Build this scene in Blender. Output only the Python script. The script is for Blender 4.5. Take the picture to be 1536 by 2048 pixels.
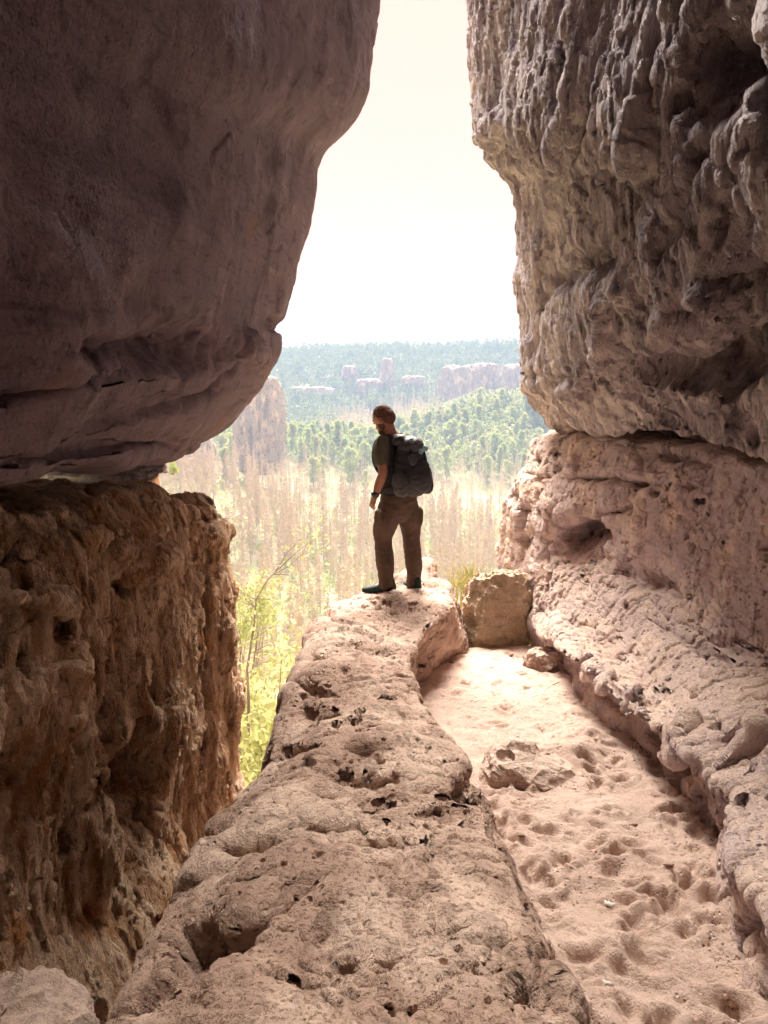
import bpy, math, random
import numpy as np
from mathutils import Vector, Matrix, noise as mnoise
PI = math.pi
sc = bpy.context.scene
C = sc.collection
for o in list(bpy.data.objects): bpy.data.objects.remove(o)

# ------------------------------------------------------------------ camera
H = 1.7; F = 1540.0; PITCH = math.radians(10.8)
cam = bpy.data.objects.new('camera', bpy.data.cameras.new('camera')); C.objects.link(cam)
cam.location = (0, 0, H); cam.rotation_euler = (PI/2 - PITCH, 0, 0)
cam.data.sensor_fit = 'VERTICAL'; cam.data.sensor_height = 24.0
cam.data.lens = 24.0*F/2048.0; cam.data.clip_start = 0.05; cam.data.clip_end = 6000
sc.camera = cam
# ------------------------------------------------------------------ world, sun, exposure
SUN_EL = math.radians(47); SUN_AZ = math.radians(-4)      # azimuth from +Y (straight ahead), + to the right
w = bpy.data.worlds.new('World'); sc.world = w; w.use_nodes = True
nt = w.node_tree; nt.nodes.clear()
wo = nt.nodes.new('ShaderNodeOutputWorld'); bg = nt.nodes.new('ShaderNodeBackground')
sky = nt.nodes.new('ShaderNodeTexSky'); sky.sky_type = 'NISHITA'; sky.sun_disc = False
sky.sun_elevation = SUN_EL; sky.sun_rotation = SUN_AZ; sky.dust_density = 3.0; sky.air_density = 1.0
mx = nt.nodes.new('ShaderNodeMixRGB'); mx.inputs[0].default_value = 0.985       # the white overcast in front of the blue
mx.inputs[2].default_value = (3.9, 2.25, 1.75, 1)
nt.links.new(sky.outputs[0], mx.inputs[1]); nt.links.new(mx.outputs[0], bg.inputs[0])
bg.inputs[1].default_value = 0.1; nt.links.new(bg.outputs[0], wo.inputs[0])
sl = bpy.data.lights.new('sun', 'SUN'); sl.energy = 5.0; sl.angle = math.radians(30); sl.color = (1.0, 0.93, 0.84)
so = bpy.data.objects.new('sun', sl); C.objects.link(so); so.location = (0, 30, 60)
sd = Vector((math.sin(SUN_AZ)*math.cos(SUN_EL), math.cos(SUN_AZ)*math.cos(SUN_EL), math.sin(SUN_EL)))
so.rotation_euler = sd.to_track_quat('Z', 'Y').to_euler()
vs = sc.view_settings; vs.view_transform = 'Standard'; vs.look = 'None'; vs.exposure = 1.9; vs.gamma = 1.0
sc.render.engine = 'CYCLES'
cy = sc.cycles; cy.max_bounces = 7; cy.diffuse_bounces = 4; cy.glossy_bounces = 2; cy.transmission_bounces = 3
cy.volume_bounces = 1; cy.transparent_max_bounces = 6; cy.use_denoising = True; cy.use_adaptive_sampling = True; cy.adaptive_threshold = 0.035; cy.sample_clamp_indirect = 8
try:
    cy.denoiser = 'OPENIMAGEDENOISE'; cy.denoising_input_passes = 'RGB_ALBEDO_NORMAL'; cy.denoising_prefilter = 'ACCURATE'
except Exception: pass

# ------------------------------------------------------------------ rays of the camera
cp, sp = math.cos(PITCH), math.sin(PITCH)
def ray(px, py):
    x = (px-768)/F; y = -(py-1024)/F
    return np.array([x, cp + y*sp, y*cp - sp])
def P(px, py, Y):
    d = ray(px, py); t = Y/d[1]; return np.array([t*d[0], Y, H + t*d[2]])
def PS(px, py, a, b):                       # where the ray meets the sloping plane z = a + b*Y
    d = ray(px, py); t = (a-H)/(d[2]-b*d[1]); return np.array([t*d[0], t*d[1], a + b*t*d[1]])
def project(V):
    dx = V[..., 0]; dy = V[..., 1]; dz = V[..., 2]-H
    zc = dy*cp - dz*sp; yc = dy*sp + dz*cp
    zc = np.where(zc < 0.05, np.nan, zc)
    return 768 + F*dx/zc, 1024 - F*yc/zc
SAND = (0.0, -0.138); TOP = (0.25, -0.0966); RIM = (0.30, -0.125)

# ------------------------------------------------------------------ noise in numpy
_r = np.random.RandomState(5)
PERM = _r.permutation(256).astype(np.int32); PERM = np.concatenate([PERM, PERM, PERM])
GR = _r.normal(size=(256, 3)).astype(np.float32); GR /= np.linalg.norm(GR, axis=1)[:, None]
def _pn(p):
    i = np.floor(p).astype(np.int32); f = (p-i).astype(np.float32); i &= 255
    u = f*f*f*(f*(f*6-15)+10); out = 0
    for dx in (0, 1):
        wx = u[:, 0] if dx else 1-u[:, 0]
        a = PERM[i[:, 0]+dx]
        for dy in (0, 1):
            wy = u[:, 1] if dy else 1-u[:, 1]
            b = PERM[a+((i[:, 1]+dy) & 255)]
            for dz in (0, 1):
                g = GR[PERM[b+((i[:, 2]+dz) & 255)] & 255]
                d = g[:, 0]*(f[:, 0]-dx)+g[:, 1]*(f[:, 1]-dy)+g[:, 2]*(f[:, 2]-dz)
                out = out + wx*wy*(u[:, 2] if dz else 1-u[:, 2])*d
    return out*1.6
def pn(p):
    p = np.asarray(p, np.float32)
    return np.concatenate([_pn(p[k:k+200000]) for k in range(0, len(p), 200000)])
def fbm(p, scale, octs=4, gain=0.5, stretch=(1, 1, 1), off=0.0, ridged=False):
    q = np.asarray(p, np.float32)*np.array(stretch, np.float32)*scale + off
    s = 0; a = 1.0; n = 0
    for k in range(octs):
        v = pn(q)
        if ridged: v = 1-2*np.abs(v)
        s = s + a*v; n += a; a *= gain; q = q*2.03+7.7
    return s/n
def sst(x, a, b):
    t = np.clip((x-a)/(b-a), 0, 1); return t*t*(3-2*t)

# ------------------------------------------------------------------ objects
def mesh_obj(name, verts, faces, mat=None, parent=None, loc=None, smooth=True, link=True):
    me = bpy.data.meshes.new(name)
    verts = np.asarray(verts, np.float64)
    if loc is not None: verts = verts - np.asarray(loc)
    fa = np.asarray(faces, dtype=object) if not isinstance(faces, np.ndarray) else faces
    if isinstance(faces, np.ndarray) and faces.ndim == 2:
        n, k = faces.shape
        me.vertices.add(len(verts)); me.vertices.foreach_set('co', verts.astype(np.float32).ravel())
        me.loops.add(n*k); me.loops.foreach_set('vertex_index', faces.astype(np.int32).ravel())
        me.polygons.add(n); me.polygons.foreach_set('loop_start', np.arange(0, n*k, k, dtype=np.int32))
        me.polygons.foreach_set('use_smooth', np.full(n, smooth))
        me.update(calc_edges=True); me.validate()
    else:
        me.from_pydata([tuple(v) for v in verts], [], [tuple(int(i) for i in f) for f in faces])
        me.polygons.foreach_set('use_smooth', np.full(len(me.polygons), smooth)); me.update()
    o = bpy.data.objects.new(name, me)
    if mat: me.materials.append(mat)
    if link: C.objects.link(o)
    if loc is not None: o.location = tuple(loc)
    if parent: o.parent = parent
    return o
def tag(o, label=None, cat=None, group=None, kind=None):
    if label: o['label'] = label
    if cat: o['category'] = cat
    if group: o['group'] = group
    if kind: o['kind'] = kind
    return o
def empty(name, loc, rz=0.0):
    o = bpy.data.objects.new(name, None); C.objects.link(o); o.location = tuple(loc); o.rotation_euler = (0, 0, rz)
    o.empty_display_size = 0.2
    return o
def grid_faces(nr, nc, wrap=False):
    r = np.arange(nr-1)[:, None]; c = np.arange(nc if wrap else nc-1)[None, :]; c2 = (c+1) % nc
    return np.stack([r*nc+c, r*nc+c2, (r+1)*nc+c2, (r+1)*nc+c], -1).reshape(-1, 4)

# ------------------------------------------------------------------ materials
def newmat(name):
    m = bpy.data.materials.new(name); m.use_nodes = True; nt = m.node_tree
    b = nt.nodes['Principled BSDF']; return m, nt, b
def nd(nt, kind, **kw):
    n = nt.nodes.new('ShaderNode'+kind)
    for k, v in kw.items():
        if k in ('inp',):
            for a, bb in v.items(): n.inputs[a].default_value = bb
        else: setattr(n, k, v)
    return n
def mth(nt, op, a, b=None, c=None, clamp=False):
    n = nt.nodes.new('ShaderNodeMath'); n.operation = op; n.use_clamp = clamp
    for i, v in enumerate((a, b, c)):
        if v is None: continue
        if isinstance(v, (int, float)): n.inputs[i].default_value = v
        else: nt.links.new(v, n.inputs[i])
    return n.outputs[0]
def mixc(nt, fac, a, b, typ='MIX'):
    n = nt.nodes.new('ShaderNodeMixRGB'); n.blend_type = typ
    for i, v in enumerate((fac, a, b)):
        if isinstance(v, (int, float)): n.inputs[i].default_value = v
        elif isinstance(v, tuple): n.inputs[i].default_value = (*v, 1)
        else: nt.links.new(v, n.inputs[i])
    return n.outputs[0]
def noi(nt, vec, scale, detail=4, rough=0.55, dist=0.0, stretch=None, rot=None, ridged=False):
    if stretch or rot:
        mp = nt.nodes.new('ShaderNodeMapping'); nt.links.new(vec, mp.inputs[0])
        if stretch: mp.inputs['Scale'].default_value = stretch
        if rot: mp.inputs['Rotation'].default_value = rot
        vec = mp.outputs[0]
    n = nt.nodes.new('ShaderNodeTexNoise'); nt.links.new(vec, n.inputs['Vector'])
    n.inputs['Scale'].default_value = scale; n.inputs['Detail'].default_value = detail
    n.inputs['Roughness'].default_value = rough; n.inputs['Distortion'].default_value = dist
    return n.outputs[0]
def ramp(nt, v, a, b):
    n = nt.nodes.new('ShaderNodeMapRange'); n.interpolation_type = 'SMOOTHSTEP'
    nt.links.new(v, n.inputs[0]); n.inputs[1].default_value = a; n.inputs[2].default_value = b
    return n.outputs[0]
def rock_mat(name, pale, mid, dark, stretch=(1, 1, 1), rot=(0, 0, 0), amp=0.03, pits=0.02, pitscale=9, paleamt=0.5,
             darkamt=0.5, accent=None, accamt=0.6, topdust=None, fine=1.0, pitmask=(0.45, 0.62), grain=1.0, bed=1.0, speck=1.0, pit2=0.012, amp2=None, rid=1.0, rough=0.95, up=None):
    m, nt, b = newmat(name); L = nt.links
    tc = nt.nodes.new('ShaderNodeTexCoord').outputs['Object']
    mp = nt.nodes.new('ShaderNodeMapping'); L.new(tc, mp.inputs[0]); mp.inputs['Scale'].default_value = stretch; mp.inputs['Rotation'].default_value = rot
    sv = mp.outputs[0]
    n_big = noi(nt, tc, 0.9, 5, 0.6, 0.6)
    n_mid = noi(nt, sv, 2.6, 9, 0.60, 0.25)
    n_str = noi(nt, sv, 7.0, 10, 0.66, 0.35)
    n_fin = noi(nt, sv, 26, 8, 0.72, 0.1)
    n_grn = noi(nt, tc, 160, 3, 0.6)
    n_bed = noi(nt, tc, 2.5, 7, 0.62, 0.1, stretch=(1, 1, 8))
    n_spk = noi(nt, sv, 60, 5, 0.7, 0.3)
    # colour: bands and patches of the rock itself
    c = mixc(nt, ramp(nt, n_mid, 0.62-0.25*paleamt, 0.80-0.25*paleamt), mid, pale)
    c = mixc(nt, mth(nt, 'MULTIPLY', ramp(nt, n_big, 0.66-0.25*darkamt, 0.78-0.2*darkamt), 0.85), c, dark)
    c = mixc(nt, mth(nt, 'MULTIPLY', ramp(nt, n_str, 0.52, 0.66), 0.55), c, dark)
    c = mixc(nt, mth(nt, 'MULTIPLY', ramp(nt, n_fin, 0.54, 0.70), 0.5), c, pale)
    c = mixc(nt, mth(nt, 'MULTIPLY', ramp(nt, n_bed, 0.52, 0.68), 0.5*bed), c, dark)
    c = mixc(nt, mth(nt, 'MULTIPLY', ramp(nt, n_spk, 0.56, 0.72), 0.6*speck), c, dark)
    if accent:
        n_a = noi(nt, tc, 1.3, 6, 0.65, 1.0)
        c = mixc(nt, mth(nt, 'MULTIPLY', ramp(nt, n_a, 0.70-0.3*accamt, 0.85-0.3*accamt), 0.8), c, accent)
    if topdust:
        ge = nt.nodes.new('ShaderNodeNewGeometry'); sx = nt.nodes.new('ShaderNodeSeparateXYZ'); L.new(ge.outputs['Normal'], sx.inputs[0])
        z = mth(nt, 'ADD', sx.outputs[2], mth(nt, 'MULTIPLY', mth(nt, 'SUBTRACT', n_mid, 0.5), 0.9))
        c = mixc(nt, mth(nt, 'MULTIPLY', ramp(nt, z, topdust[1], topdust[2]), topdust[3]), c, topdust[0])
    if up:                                    # lichen and moss grow where rain settles
        n_m = noi(nt, tc, 5.0, 8, 0.7, 0.8)
        c = mixc(nt, mth(nt, 'MULTIPLY', ramp(nt, n_m, up[1], up[1]+0.12), up[2]), c, up[0])
    c = mixc(nt, 0.35*grain, c, mixc(nt, n_grn, (0.25, 0.22, 0.2), (1.0, 1.0, 1.0)), 'MULTIPLY')
    L.new(c, b.inputs['Base Color'])
    b.inputs['Roughness'].default_value = rough; b.inputs['Specular IOR Level'].default_value = 0.25
    # displacement, metres
    h = mth(nt, 'MULTIPLY', mth(nt, 'SUBTRACT', n_mid, 0.5), amp*2.2)
    rd = mth(nt, 'ABSOLUTE', mth(nt, 'SUBTRACT', n_str, 0.5)); a2 = amp if amp2 is None else amp2
    h = mth(nt, 'ADD', h, mth(nt, 'MULTIPLY', mth(nt, 'POWER', rd, 0.7), -a2*1.5*rid))
    h = mth(nt, 'ADD', h, mth(nt, 'MULTIPLY', n_fin, 0.015*fine))
    h = mth(nt, 'ADD', h, mth(nt, 'MULTIPLY', n_grn, 0.0028*grain))
    h = mth(nt, 'ADD', h, mth(nt, 'MULTIPLY', n_bed, 0.016*bed))
    h = mth(nt, 'SUBTRACT', h, mth(nt, 'MULTIPLY', ramp(nt, n_spk, 0.52, 0.66), 0.004*speck))
    if pit2:
        v2 = nt.nodes.new('ShaderNodeTexVoronoi'); v2.inputs['Scale'].default_value = pitscale*3.2; L.new(sv, v2.inputs['Vector'])
        p2 = mth(nt, 'SUBTRACT', 1.0, ramp(nt, v2.outputs['Distance'], 0.10, 0.32))
        m2 = ramp(nt, noi(nt, tc, 3.1, 5, 0.65, 0.4), 0.50, 0.60)
        h = mth(nt, 'SUBTRACT', h, mth(nt, 'MULTIPLY', mth(nt, 'MULTIPLY', p2, m2), pit2))
    if pits:
        vo = nt.nodes.new('ShaderNodeTexVoronoi'); vo.feature = 'SMOOTH_F1'; vo.inputs['Smoothness'].default_value = 0.15
        vo.inputs['Scale'].default_value = pitscale
        wv = nt.nodes.new('ShaderNodeMixRGB'); wv.blend_type = 'LINEAR_LIGHT'; wv.inputs[0].default_value = 0.10
        nw = nt.nodes.new('ShaderNodeTexNoise'); nw.inputs['Scale'].default_value = 6; L.new(sv, nw.inputs['Vector'])
        L.new(sv, wv.inputs[1]); L.new(nw.outputs['Color'], wv.inputs[2]); L.new(wv.outputs[0], vo.inputs['Vector'])
        pit = mth(nt, 'SUBTRACT', 1.0, ramp(nt, vo.outputs['Distance'], 0.12, 0.42))
        msk = ramp(nt, noi(nt, tc, 2.2, 4, 0.6), pitmask[0], pitmask[1])
        h = mth(nt, 'SUBTRACT', h, mth(nt, 'MULTIPLY', mth(nt, 'MULTIPLY', pit, msk), pits))
    d = nt.nodes.new('ShaderNodeDisplacement'); L.new(h, d.inputs['Height']); d.inputs['Midlevel'].default_value = 0.0; d.inputs['Scale'].default_value = 1.0
    L.new(d.outputs[0], nt.nodes['Material Output'].inputs['Displacement'])
    m.displacement_method = 'BOTH'
    return m
def plain(name, col, rough=0.8, var=0.25, scale=8, bump=0.0, bscale=60, spec=0.3, trans=0.0, col2=None):
    m, nt, b = newmat(name); L = nt.links
    tc = nt.nodes.new('ShaderNodeTexCoord').outputs['Object']
    n = noi(nt, tc, scale, 5, 0.6)
    c2 = col2 or tuple(v*(1-var) for v in col)
    c = mixc(nt, ramp(nt, n, 0.35, 0.65), c2, col)
    L.new(c, b.inputs['Base Color']); b.inputs['Roughness'].default_value = rough; b.inputs['Specular IOR Level'].default_value = spec
    if bump:
        bn = nt.nodes.new('ShaderNodeBump'); bn.inputs['Distance'].default_value = bump
        L.new(noi(nt, tc, bscale, 4, 0.6), bn.inputs['Height']); L.new(bn.outputs[0], b.inputs['Normal'])
    if trans:
        t = nt.nodes.new('ShaderNodeBsdfTranslucent'); L.new(c, t.inputs[0]); ms = nt.nodes.new('ShaderNodeMixShader'); ms.inputs[0].default_value = trans
        L.new(b.outputs[0], ms.inputs[1]); L.new(t.outputs[0], ms.inputs[2]); L.new(ms.outputs[0], nt.nodes['Material Output'].inputs[0])
    return m
def leafmat(name, cols, trans=0.35, rough=0.7, scale=0.25):
    """foliage: each tree and each clump has a hue of its own"""
    m, nt, b = newmat(name); L = nt.links
    tc = nt.nodes.new('ShaderNodeTexCoord').outputs['Object']
    oi = nt.nodes.new('ShaderNodeObjectInfo').outputs['Random']
    n = noi(nt, tc, scale, 3, 0.6)
    n2 = noi(nt, tc, scale*9, 2, 0.5)
    c = mixc(nt, ramp(nt, mth(nt, 'ADD', n, mth(nt, 'MULTIPLY', mth(nt, 'SUBTRACT', oi, 0.5), 0.5)), 0.25, 0.75), cols[0], cols[1])
    c = mixc(nt, mth(nt, 'MULTIPLY', ramp(nt, n2, 0.45, 0.7), 0.7), c, cols[2])
    L.new(c, b.inputs['Base Color']); b.inputs['Roughness'].default_value = rough; b.inputs['Specular IOR Level'].default_value = 0.2
    t = nt.nodes.new('ShaderNodeBsdfTranslucent'); L.new(c, t.inputs[0]); ms = nt.nodes.new('ShaderNodeMixShader'); ms.inputs[0].default_value = trans
    L.new(b.outputs[0], ms.inputs[1]); L.new(t.outputs[0], ms.inputs[2]); L.new(ms.outputs[0], nt.nodes['Material Output'].inputs[0])
    return m

# ------------------------------------------------------------------ lofted rock
Q = 1.0                                     # density of the rock grids
def gauss1(V, s, axis):
    if s <= 0: return V
    r = int(3*s)+1; k = np.exp(-0.5*(np.arange(-r, r+1)/s)**2); k /= k.sum()
    V = np.moveaxis(V, axis, 0)
    a = 2*V[:1]-V[1:r+1][::-1]; b = 2*V[-1:]-V[-r-1:-1][::-1]
    E = np.concatenate([a, V, b], 0); out = np.zeros_like(V)
    for i, kk in enumerate(k): out += kk*E[i:i+len(V)]
    return np.moveaxis(out, 0, axis)
def loft(rows, ncols, nrows, su=6, sv=6):
    """rows: lists of equal length of 3D points; ncols / nrows: grid cells per segment"""
    R = np.array([[np.asarray(p, float) for p in r] for r in rows])
    def idx(counts):
        return np.concatenate([i+np.arange(max(2, int(n*Q)))/max(2, int(n*Q)) for i, n in enumerate(counts)]+[[len(counts)]])
    if isinstance(ncols, int): ncols = [ncols]*(R.shape[1]-1)
    if isinstance(nrows, int): nrows = [nrows]*(R.shape[0]-1)
    u = idx(ncols); v = idx(nrows)
    vi = np.minimum(v.astype(int), R.shape[0]-2); vf = (v-vi)[:, None, None]
    A = R[vi]*(1-vf)+R[vi+1]*vf
    ui = np.minimum(u.astype(int), R.shape[1]-2); uf = (u-ui)[None, :, None]
    V = A[:, ui]*(1-uf)+A[:, ui+1]*uf
    return gauss1(gauss1(V, su*Q, 1), sv*Q, 0)
def normals(V, sign=1):
    du = np.gradient(V, axis=1); dv = np.gradient(V, axis=0)
    n = np.cross(du, dv)*sign; return n/np.maximum(np.linalg.norm(n, axis=2, keepdims=True), 1e-9)
def feats(V, fl):
    """dents and bumps at places read off the photo: (px, py, rx, ry, depth, angle, hardness)"""
    px, py = project(V); d = np.zeros(V.shape[:2])
    jx = fbm(V.reshape(-1, 3), 3.0, 3).reshape(d.shape); jy = fbm(V.reshape(-1, 3), 3.0, 3, off=31.7).reshape(d.shape)
    for f in fl:
        x, y, rx, ry, dep = f[:5]; an = math.radians(f[5]) if len(f) > 5 else 0; hd = f[6] if len(f) > 6 else 0.5
        ca, sa = math.cos(an), math.sin(an); jit = f[7] if len(f) > 7 else 0.6
        ux = ((px-x)*ca+(py-y)*sa)/rx + jx*jit; uy = (-(px-x)*sa+(py-y)*ca)/ry + jy*jit
        r = np.sqrt(ux*ux+uy*uy); r = np.where(np.isnan(r), 9, r)
        d -= dep*(1-sst(r, hd, 1.15))
    return d
def rock(name, V, disp, mat, sign=1, fl=None, loc=None, parent=None):
    shp = V.shape[:2]
    n = normals(V, 1); px, py = project(V); seen = (px > 0) & (px < 1536) & (py > 0) & (py < 2048)
    sign = 1 if np.sum((n*(np.array([0, 0, H])-V)).sum(-1)[seen]) > 0 else -1        # outward is the side that faces the open gorge
    if fl:
        n = normals(V, sign); V = V + n*feats(V, fl)[..., None]
    n = normals(V, sign); p = V.reshape(-1, 3)
    V = V + n*disp(p, V).reshape(shp)[..., None]
    f = grid_faces(*shp)
    if sign < 0: f = f[:, ::-1]
    return mesh_obj(name, V.reshape(-1, 3), f, mat, parent, loc)

M = {}
M['ridge'] = rock_mat('sandstone_spur', (0.86, 0.65, 0.52), (0.54, 0.365, 0.28), (0.12, 0.060, 0.04), stretch=(1, 1, 1.6), amp=0.010, amp2=.008, rid=-1, pits=0.06,
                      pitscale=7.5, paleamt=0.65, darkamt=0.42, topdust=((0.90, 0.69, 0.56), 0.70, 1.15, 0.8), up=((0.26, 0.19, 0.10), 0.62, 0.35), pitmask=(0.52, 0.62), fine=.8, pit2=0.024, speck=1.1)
M['sand'] = rock_mat('pale_sand', (0.82, 0.625, 0.52), (0.74, 0.55, 0.455), (0.56, 0.40, 0.31), amp=0.018, amp2=.008, pits=0.008, pitscale=14, paleamt=0.7, darkamt=0.1,
                     fine=0.9, pitmask=(0.35, 0.6), grain=1.4, bed=0, speck=.7, pit2=0.010)
M['leftlow'] = rock_mat('streaked_sandstone', (0.95, 0.72, 0.52), (0.54, 0.32, 0.18), (0.06, 0.026, 0.016), stretch=(2.6, 2.6, 0.55), amp=0.008, amp2=.035, pits=0.08,
                        pitscale=2.6, paleamt=0.9, darkamt=0.35, accent=(0.66, 0.32, 0.12), accamt=0.5, fine=1.6, pitmask=(0.54, 0.62), bed=.2, speck=1.2, pit2=0.022)
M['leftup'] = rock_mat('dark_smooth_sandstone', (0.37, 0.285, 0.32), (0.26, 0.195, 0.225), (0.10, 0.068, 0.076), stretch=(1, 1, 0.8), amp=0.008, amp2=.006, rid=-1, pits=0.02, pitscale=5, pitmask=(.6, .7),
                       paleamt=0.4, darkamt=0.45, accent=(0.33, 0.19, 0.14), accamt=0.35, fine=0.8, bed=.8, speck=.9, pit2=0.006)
M['rightup'] = rock_mat('fluted_sandstone', (0.90, 0.80, 0.80), (0.54, 0.465, 0.50), (0.10, 0.066, 0.068), stretch=(2.8, 2.3, 0.42), rot=(0.12, 0.10, 0), amp=0.010, amp2=.021, pits=0.06,
                        pitscale=2.6, paleamt=0.72, darkamt=0.32, accent=(0.60, 0.44, 0.32), accamt=0.2, fine=1.7, pitmask=(0.56, 0.64), bed=.15, speck=1.2, pit2=0.020)
M['rightlow'] = rock_mat('grey_violet_sandstone', (0.86, 0.68, 0.60), (0.62, 0.50, 0.525), (0.14, 0.088, 0.080), stretch=(1.3, 1.3, 1.2), amp=0.007, amp2=.008, rid=-1, pits=0.06,
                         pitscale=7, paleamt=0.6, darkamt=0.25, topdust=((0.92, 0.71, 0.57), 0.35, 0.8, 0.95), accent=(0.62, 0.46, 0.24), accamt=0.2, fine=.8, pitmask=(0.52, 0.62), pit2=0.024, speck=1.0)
M['stone'] = rock_mat('loose_sandstone', (0.84, 0.65, 0.54), (0.56, 0.40, 0.33), (0.13, 0.08, 0.06), amp=0.008, pits=0.012, pitscale=14, paleamt=.7, darkamt=.25,
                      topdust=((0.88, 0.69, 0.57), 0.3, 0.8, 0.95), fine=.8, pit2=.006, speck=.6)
M['boulder'] = rock_mat('lichen_sandstone', (0.76, 0.60, 0.43), (0.50, 0.37, 0.24), (0.12, 0.09, 0.05), amp=0.014, rid=-1, pits=0.035, pitscale=9, paleamt=0.65, darkamt=0.35,
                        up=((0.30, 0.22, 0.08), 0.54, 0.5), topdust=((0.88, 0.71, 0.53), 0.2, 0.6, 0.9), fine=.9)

def D(amp, scale, octs=4, stretch=(1, 1, 1), rid=0.0, rscale=2.0, rstretch=(1, 1, 1), off=0.0, bed=0.0, bfreq=6.0, hard=0.0):
    def f(p, V):
        d = amp*fbm(p, scale, octs, 0.5, stretch, off)
        if bed:                               # weathered beds: soft layers eaten back between hard ones
            w0 = fbm(p, 1.1, 3, off=off+50)*1.1; q = np.zeros_like(p); q[:, 2] = p[:, 2]*bfreq+w0*2; q[:, 0] = p[:, 0]*.5; q[:, 1] = p[:, 1]*.5
            b = pn(q); msk = sst(fbm(p, .9, 2, off=off+70), -.25, .3)
            d = d + bed*(sst(b, -.12, .12)-.5)*(.35+.65*msk)
        if hard:                              # broken plates with sharp edges
            b = fbm(p, 2.6, 4, .55, off=off+90); d = d + hard*(sst(b, .02, .07)+sst(b, .22, .26)-sst(-b, .15, .20))
        if rid: d = d + rid*(fbm(p, rscale, 3, 0.55, rstretch, off+11, True)-0.4)
        return d
    return f
O3 = lambda p, dx=0, dy=0, dz=0: np.asarray(p)+np.array([dx, dy, dz])

# ---- the spur the hiker stands on
st = [((190, 2120), (1135, 2085), (1150, 2095)), ((240, 1965), (1118, 1960), (1143, 1968)), ((338, 1785), (1052, 1810), (1082, 1830)),
      ((425, 1615), (1005, 1690), (1046, 1735)), ((503, 1548), (985, 1612), (996, 1650)), ((546, 1490), (938, 1540), (985, 1590)),
      ((556, 1415), (872, 1462), (915, 1510)), ((592, 1330), (828, 1398), (842, 1412)), ((630, 1245), (808, 1338), (832, 1392)),
      ((642, 1218), (826, 1290), (862, 1352)), ((682, 1196), (866, 1242), (900, 1318)), ((730, 1172), (898, 1206), (938, 1300)),
      ((778, 1156), (900, 1174), (950, 1292)), ((812, 1148), (880, 1156), (930, 1285))]
def ridge_row(L, R, B, drop=0.0):
    l = PS(*L, *TOP); r = PS(*R, *TOP); b = PS(*B, *SAND)
    l[2] -= drop; r[2] -= drop
    m1 = l*0.72+r*0.28; m2 = l*0.4+r*0.6
    n = np.array([-(r-l)[1], (r-l)[0], 0]); side = (l-r)/np.linalg.norm(l-r)
    return [O3(l+side*0.35, dz=-4.2), O3(l-side*0.02, dz=-1.6), O3(l+side*0.015, dz=-0.38), O3(l+side*0.0, dz=-0.06), O3(m1, dz=0.06), O3(m2, dz=0.07), O3(r, dz=0.0),
            O3(r*0.55+b*0.45-(r-l)/np.linalg.norm(r-l)*.05, dz=0.0), O3(b-(r-l)/np.linalg.norm(r-l)*.05, dz=-0.04), O3(b, dz=-0.8)]
rows = [ridge_row(*s) for s in st]
near = []
for y in (-2.6, -0.4):
    zt = 0.25-0.0966*y; zs = -0.138*y
    near.append([(-1.1, y, zt-4.2), (-.75, y, zt-1.6), (-0.72, y, zt-.38), (-.68, y, zt-.05), (-.4, y, zt+.06), (0, y, zt+.07), (.42, y, zt), (.45, y, zs+.1), (.48, y, zs-.04), (.48, y, zs-.8)])
endc = np.array(rows[-1]); tip = []
for k, (dy, dz, sh) in enumerate(((0.22, -0.25, 0.8), (0.38, -0.9, 0.7), (0.55, -3.9, 0.9))):
    c = endc[3:7].mean(0); r = c+(endc-c)*np.array([sh, sh, 1]); r[:, 1] += dy; r[:, 2] = np.minimum(endc[:, 2], endc[5, 2]+0)+dz*np.array([.3, .6, 1, 1, 1, 1, 1, 1, .6, .3]); tip.append(list(r))
V = loft(near+rows+tip, [16, 26, 40, 40, 150, 150, 110, 60, 40, 12], [14, 60, 150, 150, 110, 60, 60, 60, 55, 50, 26, 26, 26, 22, 18, 22, 22, 16], su=4.5, sv=8)
RF = [(402, 1890, 66, 38, 0.34, -35, 0.62, .3), (330, 2000, 100, 34, 0.30, -35, 0.5), (475, 1895, 70, 24, 0.18, -32, 0.4), (505, 1720, 70, 26, 0.16, -12), (440, 1680, 40, 18, 0.05),
      (655, 1590, 60, 14, 0.035, -10), (640, 1320, 26, 12, 0.05), (625, 1380, 50, 10, 0.05, 5), (670, 1650, 90, 26, -0.05, 0), (740, 1500, 70, 16, -0.05, 0), (760, 1690, 90, 16, 0.03, -5),
      (855, 1140, 24, 14, -0.13, 0, 0.2), (760, 1218, 18, 6, 0.05), (700, 1260, 40, 7, 0.03), (850, 1750, 8, 70, 0.05, 8), (830, 1850, 9, 60, 0.03, 5), (655, 1235, 22, 16, 0.06, 0),
      (760, 1940, 90, 22, 0.05, -6), (930, 1880, 80, 40, -0.03, 30), (1080, 1960, 34, 60, 0.16, 0), (1000, 1660, 22, 30, 0.06), (945, 1560, 30, 40, 0.06, 40), (560, 1590, 30, 14, 0.05),
      (580, 1820, 100, 16, 0.03, -30), (900, 1620, 60, 18, 0.03), (1050, 2020, 50, 50, 0.30, 0, .5), (880, 1320, 40, 40, .05), (640, 1420, 40, 12, .06), (600, 1500, 40, 12, .06, -10), (690, 1350, 26, 8, .05), (720, 1560, 60, 10, .04), (820, 1960, 70, 14, .05, -8)]
rq = np.random.RandomState(8)
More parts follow.
